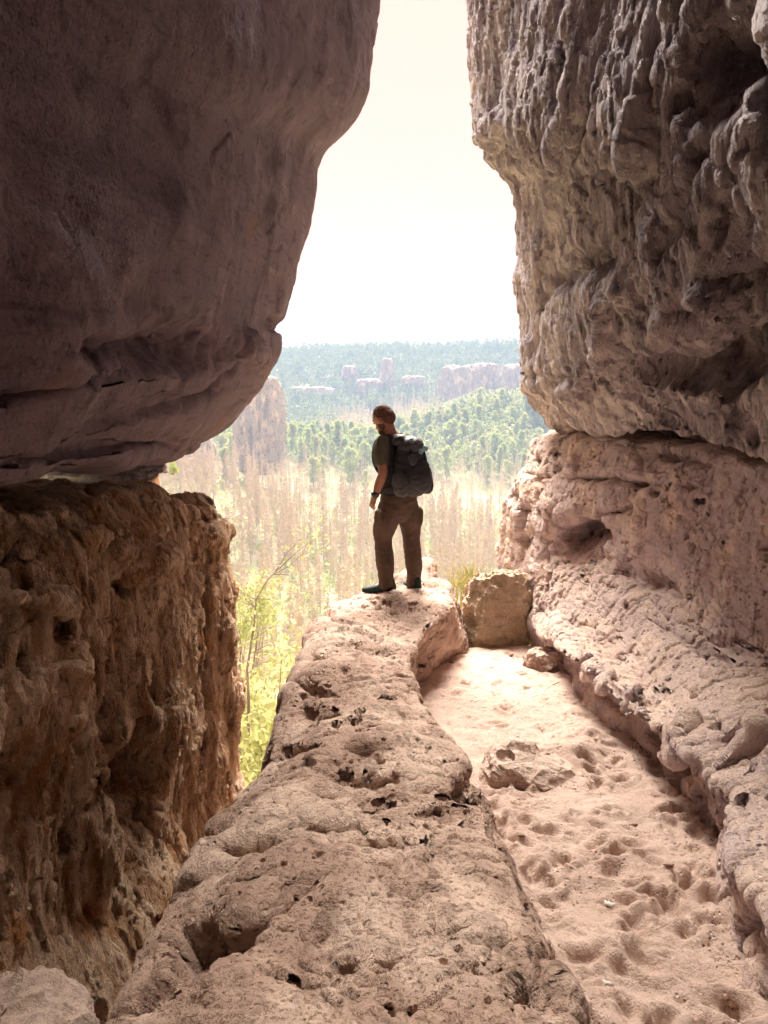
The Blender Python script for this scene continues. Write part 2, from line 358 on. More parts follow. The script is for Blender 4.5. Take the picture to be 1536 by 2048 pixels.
for k in range(90):                            # weathering pits, thickest along the crusty left flank
    i_ = rq.randint(1, 12); t_ = rq.uniform(0, 1)**1.8; a_ = np.array(st[i_][0])*(1-t_)+np.array(st[i_][1])*t_; z_ = .45+.55*(a_[1]-1150)/900
    RF.append((a_[0]+14*rq.normal(), a_[1]+22*rq.normal(), rq.uniform(7, 26)*z_, rq.uniform(4, 11)*z_, rq.uniform(.03, .12), rq.uniform(-30, 20), .3, .8))
spur = rock('rock_spur', V, D(0.11, 1.3, 5, (1, 1, 1.3), 0.012, 3.2, (1, .8, 1.6), 0, .010, 9, .012), M['ridge'], -1, RF)
tag(spur, 'long pale rock spur running from the bottom edge to the hiker standing on its tip', 'rock')

# ---- the sand between the spur and the right hand ledge
xs = np.linspace(-0.35, 2.6, int(560*Q)); g = np.linspace(0, 1, int(1150*Q)); ys = -2.5 + 3.6*g*0.6 + (7.35+2.5-2.16)*g**1.25*1.0
X, Yg = np.meshgrid(xs, ys); Z = -0.138*Yg
V = np.stack([X, Yg, Z], -1); p = V.reshape(-1, 3)
Zd = 0.05*fbm(p, 1.1, 3) + 0.035*fbm(p, 3.2, 3, off=9)
rs = np.random.RandomState(3)
fx = rs.uniform(0.3, 1.9, 360); fy = 1.6+5.2*rs.uniform(0, 1, 360)**1.3; fx = fx*0.75+0.12*fy*0.35+0.1
fr = 0.025+0.06*rs.uniform(0, 1, 360)**1.6; fa = rs.uniform(0, PI, 360)
for x, y, r, a in zip(fx, fy, fr, fa):                          # footprints and scuffs trodden into the sand
    if y < 3.4: r *= 1.15
    m = (np.abs(xs-x) < r*4)[None, :] & (np.abs(ys-y) < r*4)[:, None]
    ii = np.ix_(np.abs(ys-y) < r*4, np.abs(xs-x) < r*4)
    dx = X[ii]-x; dy = Yg[ii]-y; u = dx*math.cos(a)+dy*math.sin(a); v = -dx*math.sin(a)+dy*math.cos(a)
    q = np.sqrt((u/r)**2+(v/(r*0.6))**2)
    Zd.reshape(X.shape)[ii] += r*(0.34 if y < 4 else 0.22)*(-np.exp(-(q/0.75)**4) + 0.55*np.exp(-((q-1.25)/0.4)**2))
Z = Z + Zd.reshape(X.shape)
Z = Z - 2.5*sst(Yg, 7.05, 7.35)
# the shelving drift beside the half buried stone
V = np.stack([X, Yg, Z], -1)
V[..., 2] += -feats(V, [(1180, 1500, 120, 55, 0.10, 0, 0.0)])*1.0
sand = mesh_obj('sand_path', V.reshape(-1, 3), grid_faces(*X.shape), M['sand']); tag(sand, kind='structure')

# ---- the right hand ledge with the wall standing over it
def rimp(px, py, dz=0.0): p = PS(px, py, *RIM); p[2] += dz; return p
def bas(px, py, dz=0.0): p = PS(px, py, *SAND); p[2] += dz; return p
def rrow(pts):
    s = pts[0]; e = pts[-1]
    return [O3(s, 1.8, 2.0), O3(s, 0.30, 0.6)]+list(pts)+[np.array([e[0]+.05, 0.4, e[2]]), np.array([e[0]+.05, -2.6, e[2]])]
def up(pts, xz):                              # two more stations beside the camera, outside the frame
    e = pts[-1]; return rrow(list(pts)+[np.array([xz[0], 3.0, e[2]*0.5+xz[1]*0.5]), np.array([xz[0]-.12, 2.0, xz[1]])])
rr = []
rr.append(up([O3(P(1130, 868, 8.9), .5, .6, .02), O3(P(1165, 868, 7.8), .7, .3), O3(P(1240, 885, 6.9), .9), O3(P(1350, 900, 5.9), .9), O3(P(1480, 915, 4.9), .9), O3(P(1600, 960, 4.1), .9)], (3.0, 1.1)))
rr.append(up([P(1112, 864, 8.9), P(1165, 864, 7.8), P(1240, 877, 6.9), P(1340, 893, 6.0), P(1430, 901, 5.3), P(1560, 950, 4.2)], (2.1, 1.05)))
rr.append(up([P(1068, 882, 8.8), P(1130, 880, 7.9), P(1240, 893, 6.75), P(1340, 908, 5.9), P(1440, 922, 5.1), P(1570, 980, 4.1)], (2.05, .95)))
rr.append(up([P(1034, 945, 8.8), P(1120, 940, 7.6), P(1220, 945, 6.7), P(1330, 970, 5.75), P(1430, 1000, 4.95), P(1580, 1060, 4.0)], (2.05, .75)))
rr.append(up([P(1004, 1010, 8.8), P(1095, 1010, 7.5), P(1190, 1020, 6.8), P(1310, 1060, 5.6), P(1420, 1110, 4.85), P(1585, 1190, 3.95)], (2.05, .5)))
rr.append(up([P(990, 1110, 8.8), P(1085, 1085, 7.45), P(1180, 1080, 6.95), P(1315, 1145, 5.5), P(1420, 1220, 4.75), P(1590, 1300, 3.9)], (2.0, .3)))
rr.append(up([P(998, 1150, 8.6), P(1090, 1120, 7.3), P(1190, 1098, 6.95), P(1330, 1205, 5.35), P(1425, 1285, 4.6), P(1590, 1350, 3.8)], (1.95, .22)))
rr.append(up([P(1020, 1190, 8.2), P(1105, 1165, 6.95), P(1205, 1160, 6.3), P(1320, 1260, 5.0), P(1430, 1350, 4.15), P(1600, 1440, 3.35)], (1.75, .17)))
rr.append(rrow([P(1048, 1225, 7.7), P(1115, 1225, 6.55), P(1190, 1290, 5.65), P(1295, 1375, 4.62), rimp(1410, 1480, .05), rimp(1520, 1600, .05), rimp(1580, 1720, .05), rimp(1700, 1880, .05)]))
rr.append(rrow([P(1060, 1242, 7.5), rimp(1122, 1300), rimp(1178, 1338), rimp(1262, 1415), rimp(1362, 1496), rimp(1462, 1610), rimp(1478, 1720), rimp(1560, 1880)]))
rr.append(rrow([P(1062, 1258, 7.4), bas(1134, 1345, .18), bas(1186, 1414, .2), bas(1274, 1476, .16), bas(1378, 1556, .17), bas(1468, 1674, .17), bas(1470, 1846, .17), bas(1556, 2006, .17)]))
rr.append(rrow([P(1064, 1280, 7.35), bas(1134, 1352, -.02), bas(1178, 1424), bas(1264, 1484), bas(1366, 1564), bas(1454, 1680), bas(1450, 1852), bas(1528, 2016)]))
rr.append(rrow([P(1066, 1320, 7.35), bas(1128, 1360, -.7), bas(1165, 1430, -.7), bas(1250, 1490, -.7), bas(1350, 1570, -.7), bas(1434, 1688, -.7), bas(1424, 1860, -.7), bas(1500, 2025, -.7)]))
V = loft(rr, [8, 30, 70, 90, 110, 110, 110, 110, 100, 30, 6], [10, 20, 60, 60, 90, 50, 70, 90, 70, 40, 30, 16], su=6, sv=2.2)
LF = [(1175, 1065, 46, 34, 0.42, -8, 0.55, 0.4), (1225, 1020, 34, 13, 0.16, -20, 0.3), (1215, 960, 75, 15, 0.20, 2, 0.3), (1290, 965, 30, 16, 0.10, 0, 0.3), (1360, 915, 60, 20, 0.14, 8, 0.2),
      (1315, 985, 14, 10, 0.08), (1345, 1003, 9, 7, 0.06), (1385, 978, 16, 8, 0.06, -20), (1395, 1002, 10, 4, 0.05), (1150, 935, 10, 24, -0.05), (1405, 1150, 4, 42, 0.07, 12), (1395, 1195, 8, 12, 0.07),
      (1280, 940, 16, 24, -0.06), (1420, 1230, 5, 30, 0.05, 14), (1340, 1180, 60, 26, 0.10, 35), (1360, 1230, 60, 20, -0.05, 35), (1075, 1000, 6, 22, 0.07, 8), (1052, 1030, 6, 26, 0.08, 8), (1035, 1000, 6, 20, 0.07, 8),
      (1090, 955, 14, 8, 0.06), (1065, 950, 10, 8, 0.06), (1080, 925, 12, 8, 0.05), (1120, 1010, 8, 14, 0.06), (1070, 1060, 6, 18, 0.06), (1100, 1040, 8, 12, 0.05), (1045, 1080, 5, 22, 0.06), (1215, 1150, 40, 6, 0.03, 0),
      (1160, 1330, 12, 20, 0.10, 20), (1200, 1350, 14, 16, 0.08, 20), (1250, 1395, 10, 14, 0.07), (1325, 1480, 26, 24, 0.16, 30, 0.4), (1385, 1535, 26, 28, 0.34, 30, 0.5), (1440, 1600, 30, 26, 0.34, 40, 0.5),
      (1460, 1665, 14, 16, 0.10), (1515, 1850, 30, 40, 0.25, 0, 0.4), (1470, 1800, 10, 20, 0.08), (1490, 1900, 10, 30, 0.08), (1350, 1270, 90, 8, 0.035, 30), (1450, 1480, 60, 8, 0.03, 25), (1500, 1290, 40, 6, 0.04, 20),
      (1230, 1400, 60, 20, 0.05, 40), (1160, 1222, 12, 5, 0.04), (1430, 1310, 60, 10, 0.05, 30)]
for k in range(60):
    y_ = rq.uniform(890, 1200); LF.append((rq.uniform(1010, 1120)+max(0, 1000-y_)*.35, y_, rq.uniform(3, 7), rq.uniform(6, 18), rq.uniform(.03, .08), rq.uniform(0, 14), .3, .8))
for k in range(50):
    t_ = rq.uniform(0, 1); LF.append((1150+t_*330+20*rq.normal(), 1200+t_*430+60*rq.normal(), rq.uniform(6, 18), rq.uniform(3, 6), rq.uniform(.01, .035), rq.uniform(10, 40), .3, .8))
ledge = rock('rock_ledge', V, D(0.075, 1.3, 5, (1, 1, 1.2), 0.014, 2.6, (1.1, 1.1, 1.0), 40, .012, 7, .014), M['rightlow'], 1, LF)
tag(ledge, 'grey violet rock wall with a sandy ledge at its foot, right of the sand path', 'rock')

# ---- the fluted wall overhanging it
def urow(px0, py0, Y0, pye, Ye=3.0, mids=None, bulge=0.0, n=6):
    """px0,py0,Y0 the silhouette; pye the height of the same layer at the right frame edge"""
    pts = []
    for k in range(n):
        t = k/(n-1); px = px0+(1560-px0)*t; Y = 1/((1-t)/Y0+t/Ye); t2 = t
        if mids: py = float(np.interp(px, [m[0] for m in mids], [m[1] for m in mids])); Y += float(np.interp(px, [m[0] for m in mids], [m[2] for m in mids]))
        else: py = py0+(pye-py0)*t2
        pts.append(P(px, py, Y-bulge*math.sin(PI*t)))
    s = pts[0]; e = pts[-1]
    return [O3(s, 5.0, 6.0), O3(s, 1.4, 1.3), O3(s, 0.22, 0.5)]+pts+[np.array([e[0]+.1, 1.0, H+(e[2]-H)*0.9]), np.array([e[0]+.3, -2.6, H+(e[2]-H)*0.9])]
U = []
U.append(urow(1030, -900, 9.2, -3600, 3.4)); U.append(urow(945, -400, 9.2, -1500, 3.2)); U.append(urow(933, 0, 9.2, -480)); U.append(urow(929, 120, 9.2, -150, 2.9)); U.append(urow(929, 215, 9.2, 40, 2.8))
U.append(urow(940, 285, 9.15, 180, 2.75)); U.append(urow(976, 338, 9.1, 280, 2.75)); U.append(urow(1018, 362, 9.1, 340, 2.75)); U.append(urow(1033, 440, 9.0, 430, 2.8)); U.append(urow(1034, 560, 9.0, 540, 2.85))
U.append(urow(1040, 640, 8.9, 600, 2.95, [(1040, 640, 0), (1280, 640, 0), (1560, 590, 0)]))
U.append(urow(1044, 700, 8.85, 640, 3.0, [(1044, 700, 0), (1160, 705, 0), (1280, 688, 0), (1420, 680, .3), (1560, 640, .2)]))
U.append(urow(1047, 740, 8.8, 760, 3.2, [(1047, 740, 0), (1160, 745, 0), (1280, 712, .35), (1420, 745, .75), (1560, 720, .7)]))
U.append(urow(1050, 785, 8.8, 800, 3.5, [(1050, 785, 0), (1160, 790, 0), (1280, 780, .3), (1420, 800, .5), (1560, 800, .5)]))
U.append(urow(1085, 822, 8.7, 850, 3.8, [(1085, 822, 0), (1180, 830, 0), (1300, 850, .1), (1430, 862, .3), (1560, 880, .25)]))
U.append(urow(1105, 848, 8.6, 900, 3.9, [(1105, 848, 0), (1200, 862, 0), (1320, 880, .0), (1430, 888, .1), (1560, 936, .1)]))
U.append([O3(p, .45 if 2 < i < 9 else .2, 0, -.02) for i, p in enumerate(urow(1125, 866, 8.6, 900, 4.0, [(1125, 862, .2), (1200, 872, .2), (1320, 889, .2), (1430, 897, .2), (1560, 945, .3)]))])
U.append([O3(p, 1.6 if 2 < i < 9 else 1.2, 0, .02) for i, p in enumerate(urow(1125, 866, 8.9, 900, 4.3, [(1125, 862, .3), (1200, 872, .3), (1320, 889, .3), (1430, 897, .3), (1560, 945, .3)]))])
V = loft(U, [4, 8, 24, 100, 110, 120, 120, 120, 26, 5], [16, 40, 70, 55, 45, 36, 22, 50, 70, 56, 50, 40, 44, 36, 24, 14, 10], su=7, sv=6)
UF = [(1300, 878, 160, 9, .22, 7, .4, .2), (1130, 856, 60, 7, .15, 8, .4, .2),(1410, 745, 150, 46, 0.42, 6, 0.35, .3), (1520, 690, 90, 60, 0.30, 0, 0.3, .4), (1470, 120, 60, 150, .30, 22, .35, .4), (1500, 560, 70, 60, .22, 0, .3), (1385, 400, 30, 90, .16, 14, .3), (1300, 300, 16, 260, .10, 4, .3, .8), (1455, 420, 20, 90, .14, 16, .3), (1340, 480, 16, 60, .12, 10, .3),(1225, 230, 5, 420, -0.03, 8, 0.1, 0.8), (1155, 300, 12, 520, 0.11, 11, 0.2, 0.5), (1120, 300, 9, 560, -0.03, 10, 0.1, 0.5), (1295, 180, 10, 240, -0.05, 6, 0.1, 0.6), (1335, 60, 16, 180, 0.05, 4),
      (1440, 90, 48, 85, 0.40, 28, 0.5), (1362, 200, 18, 40, 0.28, 15), (1405, 330, 24, 60, 0.26, 12), (1480, 260, 16, 60, 0.12, 14), (1530, 170, 26, 150, 0.22, 0), (1320, 330, 18, 120, 0.10, 5), (1500, 480, 26, 70, 0.12, 14),
      (1180, 520, 55, 46, 0.22, -40, 0.2), (1135, 560, 40, 30, 0.15, -30), (1240, 590, 40, 60, -0.12, 8, 0.1), (1210, 690, 10, 90, -0.10, 8), (1330, 560, 10, 110, 0.12, 8), (1300, 530, 10, 90, 0.08, 4),
      (1390, 620, 50, 34, 0.10, -10), (1450, 590, 50, 30, -0.12, -15), (1335, 655, 36, 20, -0.08, -20), (1110, 450, 14, 160, 0.08, 8), (1010, 320, 30, 16, 0.10, 20), (990, 250, 26, 40, -0.12), (965, 300, 20, 20, 0.08),
      (1370, 770, 46, 14, 0.10, 12, 0.2), (1440, 780, 14, 70, -0.12, -20, 0.1), (1480, 850, 16, 60, -0.10, -14, 0.1), (1510, 880, 12, 34, 0.14, -10), (1120, 748, 60, 9, 0.13, 5, 0.3), (1108, 790, 12, 40, 0.10, 10),
      (1150, 775, 24, 14, -0.08), (1165, 745, 10, 30, -0.08, -15), (1185, 790, 5, 40, 0.08, -10), (1075, 770, 20, 12, -0.06), (1240, 780, 60, 10, 0.04, 30), (1300, 820, 60, 10, 0.04, 30), (1060, 640, 8, 70, 0.06), (1260, 330, 10, 90, 0.05, 4)]
wall = rock('overhanging_rock_wall', V, D(0.16, 0.8, 4, (1.1, 1, .5), 0.014, 2.4, (1.8, 1.8, .22), 90, .012, 2.0, .022), M['rightup'], 1, UF)
tag(wall, 'tall fluted overhanging rock wall filling the upper right corner', 'rock')

# ---- the dark block overhanging on the left
def lrow(pye, px1, py1, Y1, Ye=2.5, n=6, bulge=0.0, back=True):
    pts = []
    for k in range(n):
        t = k/(n-1); px = -20+(px1+20)*t; Y = 1/((1-t)/Ye+t/Y1); pts.append(P(px, pye+(py1-pye)*t, Y-bulge*math.sin(PI*t)))
    e = pts[-1]; s = pts[0]
    return [np.array([s[0]-.3, -2.6, H+(s[2]-H)*.9]), np.array([s[0]-.1, 0.8, H+(s[2]-H)*.9])]+pts+[O3(e, -.28, .55), O3(e, -1.8, 1.6), O3(e, -7, 6)]
B = [lrow(-3600, 700, -900, 8.6, 2.7), lrow(-1500, 770, -420, 8.6, 2.6), lrow(-500, 774, -10, 8.6), lrow(-220, 757, 100, 8.5), lrow(-60, 741, 190, 8.4), lrow(20, 712, 243, 8.3), lrow(80, 655, 293, 8.2), lrow(150, 638, 335, 8.1),
     lrow(230, 633, 410, 8.0), lrow(340, 608, 510, 7.9, bulge=.15), lrow(430, 582, 595, 7.7, bulge=.2), lrow(540, 562, 660, 7.5, bulge=.2), lrow(640, 563, 705, 7.3, bulge=.25), lrow(720, 532, 762, 7.1, bulge=.2), lrow(820, 462, 846, 6.8, bulge=.1),
     lrow(900, 385, 880, 6.5), lrow(985, 376, 906, 6.2, 2.6)]
b1 = [O3(p, -.5 if i > 1 else -.2, .1, -.0) for i, p in enumerate(lrow(1004, 340, 920, 6.3, 2.7))]
b2 = [O3(p, -2.2, .3, .12) for p in lrow(1004, 340, 920, 6.3, 2.7)]
B += [b1, b2]
V = loft(B, [5, 24, 110, 110, 110, 100, 90, 22, 8, 4], [14, 40, 70, 50, 40, 30, 28, 30, 50, 50, 45, 40, 40, 45, 40, 34, 16, 8], su=8, sv=6)
BF = [(330, 700, 150, 60, 0.22, 0, 0.2), (300, 820, 160, 16, 0.06, -18), (420, 770, 80, 12, 0.06, -40), (180, 900, 200, 12, 0.06, -8), (500, 700, 26, 40, -0.08, -30), (545, 650, 20, 24, 0.08),
      (100, 780, 160, 14, 0.05, -10), (360, 880, 34, 10, -0.05)]
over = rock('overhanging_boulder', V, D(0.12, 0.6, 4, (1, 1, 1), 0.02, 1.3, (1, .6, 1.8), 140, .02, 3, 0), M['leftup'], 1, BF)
tag(over, 'huge dark smooth boulder overhanging the whole upper left corner', 'rock')

# ---- the streaked wall below it
def wrow(pts, back=(-.35, .5)):
    e = np.array(pts[-1], float); s = np.array(pts[0], float)
    return [np.array([s[0]+.1, -2.6, s[2]]), np.array([s[0]+.1, 0.6, s[2]])]+[np.array(p, float) for p in pts]+[O3(e, back[0], back[1]), O3(e, -1.8, 1.5), O3(e, -6, 4)]
W = []
W.append(wrow([O3(P(-30, 990, 2.9), -1.2), O3(P(60, 1000, 3.4), -1.2), O3(P(150, 985, 4.1), -1.2), O3(P(230, 975, 4.9), -1.1), O3(P(300, 965, 5.8), -1), O3(P(350, 985, 6.2), -.9), O3(P(380, 1000, 6.6), -.8)]))
W.append(wrow([P(-30, 1030, 2.85), P(60, 1030, 3.3), P(150, 1012, 4.0), P(230, 992, 4.9), P(290, 978, 5.7), P(350, 986, 6.4), P(425, 1004, 6.8)]))
W.append(wrow([P(-30, 1080, 2.8), P(60, 1075, 3.2), P(150, 1050, 3.9), P(240, 1030, 4.7), P(320, 1015, 5.5), P(385, 1020, 6.1), P(452, 1052, 6.7)]))
W.append(wrow([P(-30, 1150, 2.6), P(70, 1130, 3.05), P(170, 1110, 3.7), P(260, 1100, 4.4), P(340, 1090, 5.2), P(405, 1080, 5.95), P(460, 1095, 6.6)]))
W.append(wrow([P(-30, 1240, 2.5), P(70, 1230, 2.95), P(170, 1210, 3.6), P(265, 1200, 4.3), P(350, 1180, 5.1), P(415, 1165, 5.85), P(470, 1160, 6.5)]))
W.append(wrow([P(-30, 1400, 2.45), P(70, 1380, 2.9), P(170, 1350, 3.55), P(265, 1330, 4.2), P(355, 1310, 5.05), P(420, 1290, 5.8), P(477, 1280, 6.4)]))
W.append(wrow([P(-30, 1620, 2.4), P(70, 1590, 2.9), P(170, 1550, 3.5), P(265, 1510, 4.15), P(355, 1470, 5.0), P(422, 1440, 5.75), P(479, 1420, 6.4)]))
W.append(wrow([P(-30, 1900, 2.3), P(70, 1850, 2.8), P(160, 1800, 3.3), P(250, 1730, 3.95), P(350, 1660, 4.8), P(422, 1600, 5.6), P(481, 1540, 6.3)]))
W.append(wrow([(-1.15, 2.2, -1.9), (-1.15, 2.7, -1.9), (-1.1, 3.2, -2.1), (-1.1, 3.9, -2.3), (-1.1, 4.7, -2.5), (-1.1, 5.4, -2.6), (-1.12, 6.1, -2.8)]))
W.append(wrow([(-1.0, 2.2, -3.8), (-1.0, 2.7, -3.9), (-.9, 3.2, -4.2), (-.9, 3.9, -4.3), (-.8, 4.7, -4.4), (-.8, 5.4, -4.5), (-.7, 6.1, -4.9)]))
V = loft(W, [5, 20, 110, 110, 110, 110, 90, 80, 20, 8, 4], [14, 44, 60, 66, 90, 120, 130, 100, 40], su=7, sv=6)
WF = [(70, 1230, 10, 26, .1), (40, 1330, 14, 60, .16, 5), (210, 1400, 30, 100, .32, 0, .4), (110, 1270, 14, 60, .12), (140, 1480, 12, 40, .12), (300, 1380, 12, 50, .14), (60, 1200, 60, 6, -.06), (270, 1130, 55, 30, -.18, 10, 0.1), (245, 1175, 26, 20, .20, 0, 0.4),
      (190, 1240, 60, 14, .06, 0), (290, 1230, 7, 7, .06), (195, 1260, 10, 12, .10), (305, 1420, 10, 40, .08), (410, 1290, 8, 220, .22, 1, 0.2, 0.3), (440, 1300, 6, 70, -.04), (445, 1290, 6, 8, .04), (450, 1200, 6, 7, .04), (438, 1350, 5, 22, .06), (405, 1490, 10, 40, .10, 5),
      (180, 1090, 44, 10, -.10, -5), (40, 1120, 60, 10, .06), (250, 1570, 66, 130, .30, 5, 0.3), (320, 1480, 10, 120, -.08, 6), (300, 1440, 14, 60, -.07, -18), (110, 1150, 12, 30, .10), (430, 1070, 30, 22, -.08), (390, 1040, 40, 10, .05, 10), (350, 1010, 60, 8, .05, 8), (140, 1660, 12, 40, .1), (60, 1560, 16, 70, .12),
      (20, 1110, 26, 26, .16), (225, 1100, 20, 30, -.08), (380, 1180, 30, 60, .06), (110, 1400, 10, 90, -.07, 5), (170, 1330, 9, 90, -.07), (450, 1160, 6, 5, .05)]
low = rock('streaked_rock_wall', V, D(0.14, 1.0, 4, (1.3, 1.3, .6), 0.01, 2.6, (1.7, 1.7, .35), 210, .02, 2.2, .025), M['leftlow'], 1, WF)
tag(low, 'brown and orange streaked rock wall below the dark overhanging boulder on the left', 'rock')

# ---- unseen rock behind and above the camera, added to block skylight
# ---- the loose stones
def blob(name, c, r, mat, seed, amp=0.16, sc_=1.6, n=(150, 220), squ=2.6, rot=0.0, tilt=0.0, flat=None, fl=None, det=0.04):
    th = np.linspace(0.001, PI-0.001, n[0])[:, None]; ph = np.linspace(0, 2*PI, n[1]+1)[None, :-1]
    x = np.sin(th)*np.cos(ph); y = np.sin(th)*np.sin(ph); z = np.cos(th)*np.ones_like(ph)
    d = np.stack([x, y, z], -1); k = (np.abs(x)**squ+np.abs(y)**squ+np.abs(z)**squ)**(-1/squ)
    V = d*k[..., None]
    q = V.reshape(-1, 3)
    V = V*(1+amp*fbm(q, sc_, 4, off=seed*13.3)+amp*.5*fbm(q, sc_*1.7, 3, off=seed*3.3, ridged=True)).reshape(n)[..., None]*np.array(r)
    if flat: V[..., 2] = np.minimum(V[..., 2], flat*r[2]+0.12*(V[..., 2]-flat*r[2]))
    a = rot; R1 = np.array([[math.cos(a), -math.sin(a), 0], [math.sin(a), math.cos(a), 0], [0, 0, 1]]); b = tilt; R2 = np.array([[math.cos(b), 0, math.sin(b)], [0, 1, 0], [-math.sin(b), 0, math.cos(b)]])
    V = V@R2.T@R1.T
    V = V + d@R1.T*(det*fbm((V+np.array(c)).reshape(-1, 3), 4.0, 4, off=seed)).reshape(n)[..., None]
    V = V+np.array(c)
    if fl:
        nn = d@R1.T; V = V + nn*feats(V, fl)[..., None]
    b0 = np.array([c[0], c[1], V[..., 2].min()])
    return mesh_obj(name, V.reshape(-1, 3), grid_faces(n[0], n[1], True), mat, None, b0)
tag(blob('skyblock_roof', (.4, -1.2, 7.4), (5.5, 5.2, 2.9), M['leftup'], 21, .06, 1.5, n=(60, 90), squ=5), kind='structure')  # out of view, added to keep overhead skylight off the walls
tag(blob('skyblock_back', (.4, -6.6, 1.0), (5.5, 3.0, 7.5), M['leftup'], 22, .06, 1.5, n=(60, 90), squ=5), kind='structure')  # out of view, added to shut out the sky behind the camera
c = P(994, 1222, 7.5)
tag(blob('boulder', (c[0], 7.5, c[2]-.05), (.36, .36, .46), M['boulder'], 3, .24, 1.2, rot=.4, tilt=.12, squ=2.5), 'big lichen covered boulder wedged between the spur tip and the ledge wall', 'boulder')
c = P(1086, 1300, 6.5)
tag(blob('stone_block', (c[0]+.0, 6.25, c[2]-.06), (.18, .17, .16), M['stone'], 9, .26, 1.4, n=(110, 160), rot=.5, squ=3.6), 'small split sandstone block lying at the foot of the ledge', 'stone')
c = PS(1052, 1562, *SAND)
tag(blob('half_buried_stone', (c[0]+.03, c[1]+.08, c[2]-.02), (.27, .24, .145), M['stone'], 5, .13, 1.1, rot=-.3, tilt=.28, squ=2.9, fl=[(1075, 1492, 60, 9, .05, 8, .2), (1010, 1510, 20, 12, .04)]), 'half buried stone poking out of the sand path', 'stone')
c = P(60, 2040, 1.95)
tag(blob('rounded_rock', (c[0]-.18, 1.95, c[2]-.50), (.36, .4, .44), M['stone'], 7, .18, 1.4, rot=.2), 'rounded pale rock in the bottom left corner', 'rock')
c = P(185, 965, 6.6)
tag(blob('rock_slab', (c[0]-.75, 6.9, c[2]-.02), (1.15, .55, .135), M['rightup'], 12, .16, 1.2, rot=.08, tilt=-.09, squ=4), 'thin pale rock slab squeezed under the dark overhanging boulder', 'rock')

# ------------------------------------------------------------------ terrain of the valley
def hz(x, y):
    x = np.asarray(x, float); y = np.asarray(y, float)
    b = np.interp(y, [-80, 0, 9, 14, 25, 60, 110, 200, 330, 450, 560, 640, 700, 760, 830, 1000, 1500],
                  [-9, -9, -5.2, -7.0, -12.8, -33, -57, -63, -62, -55, -44, -34, -24, -8, 6, 9, 12])
    g = lambda cx, cy, sx, sy: np.exp(-((x-cx)/sx)**2-((y-cy)/sy)**2)
    b = b + 20*g(120, 520, 95, 90) + 12*g(60, 470, 50, 55) + 13*g(-75, 420, 75, 60) - 10*g(0, 600, 60, 80)
    b = b + 14*g(260, 760, 170, 200) + 6*g(-10, 850, 120, 100) - 5*g(-170, 900, 90, 200)+ 9*g(170, 640, 60, 60)
    b = b + 20*g(-75, 285, 45, 65)
    p = np.stack([x, y, 0*x], -1).reshape(-1, 3)
    n = (fbm(p, 1/70., 4)*9*np.clip(p[:, 1]/300, .05, 1)).reshape(b.shape)
    return b + n
M['forest_floor'] = plain('forest_floor', (0.30, 0.34, 0.14), 0.95, 0.5, 0.09, col2=(0.42, 0.35, 0.22))
rr_ = np.concatenate([[0], np.geomspace(5, 1500, 240)]); aa = np.linspace(0, 2*PI, 361)[:-1]
aa = aa + 0.55*np.sin(2*(aa-PI/2))*-0.5
Xg = rr_[:, None]*np.cos(aa)[None]; Yg2 = rr_[:, None]*np.sin(aa)[None]
ter = mesh_obj('ground', np.stack([Xg, Yg2, hz(Xg, Yg2)], -1).reshape(-1, 3), grid_faces(len(rr_), len(aa), True), M['forest_floor'])
tag(ter, kind='structure')
GZ = lambda x, y: float(hz(np.array([x]), np.array([y]))[0])

# ------------------------------------------------------------------ trees
M['dead'] = leafmat('bare_dead_twigs', [(0.78, 0.67, 0.49), (0.68, 0.54, 0.37), (0.52, 0.46, 0.36)], trans=0.25, scale=0.5)
M['deadtrunk'] = plain('dead_bark', (0.66, 0.58, 0.46), 0.9, 0.3, 1.5)
M['green'] = leafmat('fresh_green_leaves', [(0.42, 0.48, 0.16), (0.56, 0.58, 0.22), (0.30, 0.38, 0.15)], trans=0.4)
M['pine'] = leafmat('dark_pine_needles', [(0.20, 0.26, 0.14), (0.36, 0.40, 0.18), (0.09, 0.14, 0.10)], trans=0.25)
M['bark'] = plain('grey_brown_bark', (0.30, 0.24, 0.19), 0.9, 0.4, 3)
M['redbark'] = plain('red_pine_bark', (0.50, 0.25, 0.14), 0.9, 0.4, 4, bump=.02, bscale=12)
M['lime'] = leafmat('lime_green_leaves', [(0.44, 0.45, 0.19), (0.52, 0.51, 0.26), (0.33, 0.37, 0.16)], trans=0.5, scale=0.8)
M['straw'] = leafmat('yellow_grass_blades', [(0.62, 0.58, 0.26), (0.72, 0.66, 0.36), (0.48, 0.50, 0.20)], trans=0.5, scale=3)
def sticks(segs, sides=3):
    """segs: list of (a, b, ra, rb) -> one mesh of thin tapered prisms"""
    A = np.array([q[0] for q in segs], float); Bv = np.array([q[1] for q in segs], float); ra = np.array([q[2] for q in segs]); rb = np.array([q[3] for q in segs])
    d = Bv-A; d /= np.maximum(np.linalg.norm(d, axis=1)[:, None], 1e-9)
    h = np.where(np.abs(d[:, 2:3]) < .9, np.array([[0, 0, 1.]]), np.array([[1., 0, 0]]))
    u = np.cross(d, h); u /= np.linalg.norm(u, axis=1)[:, None]; v = np.cross(d, u)
    vs_ = []
    for e, r in ((A, ra), (Bv, rb)):
        for k in range(sides):
            a = 2*PI*k/sides; vs_.append(e+r[:, None]*(math.cos(a)*u+math.sin(a)*v))
    Vv = np.stack(vs_, 1).reshape(-1, 3); n = len(segs); base = (np.arange(n)*2*sides)[:, None]
    f = [np.stack([base[:, 0]+k, base[:, 0]+(k+1) % sides, base[:, 0]+sides+(k+1) % sides, base[:, 0]+sides+k], 1) for k in range(sides)]
    return Vv, np.concatenate(f)
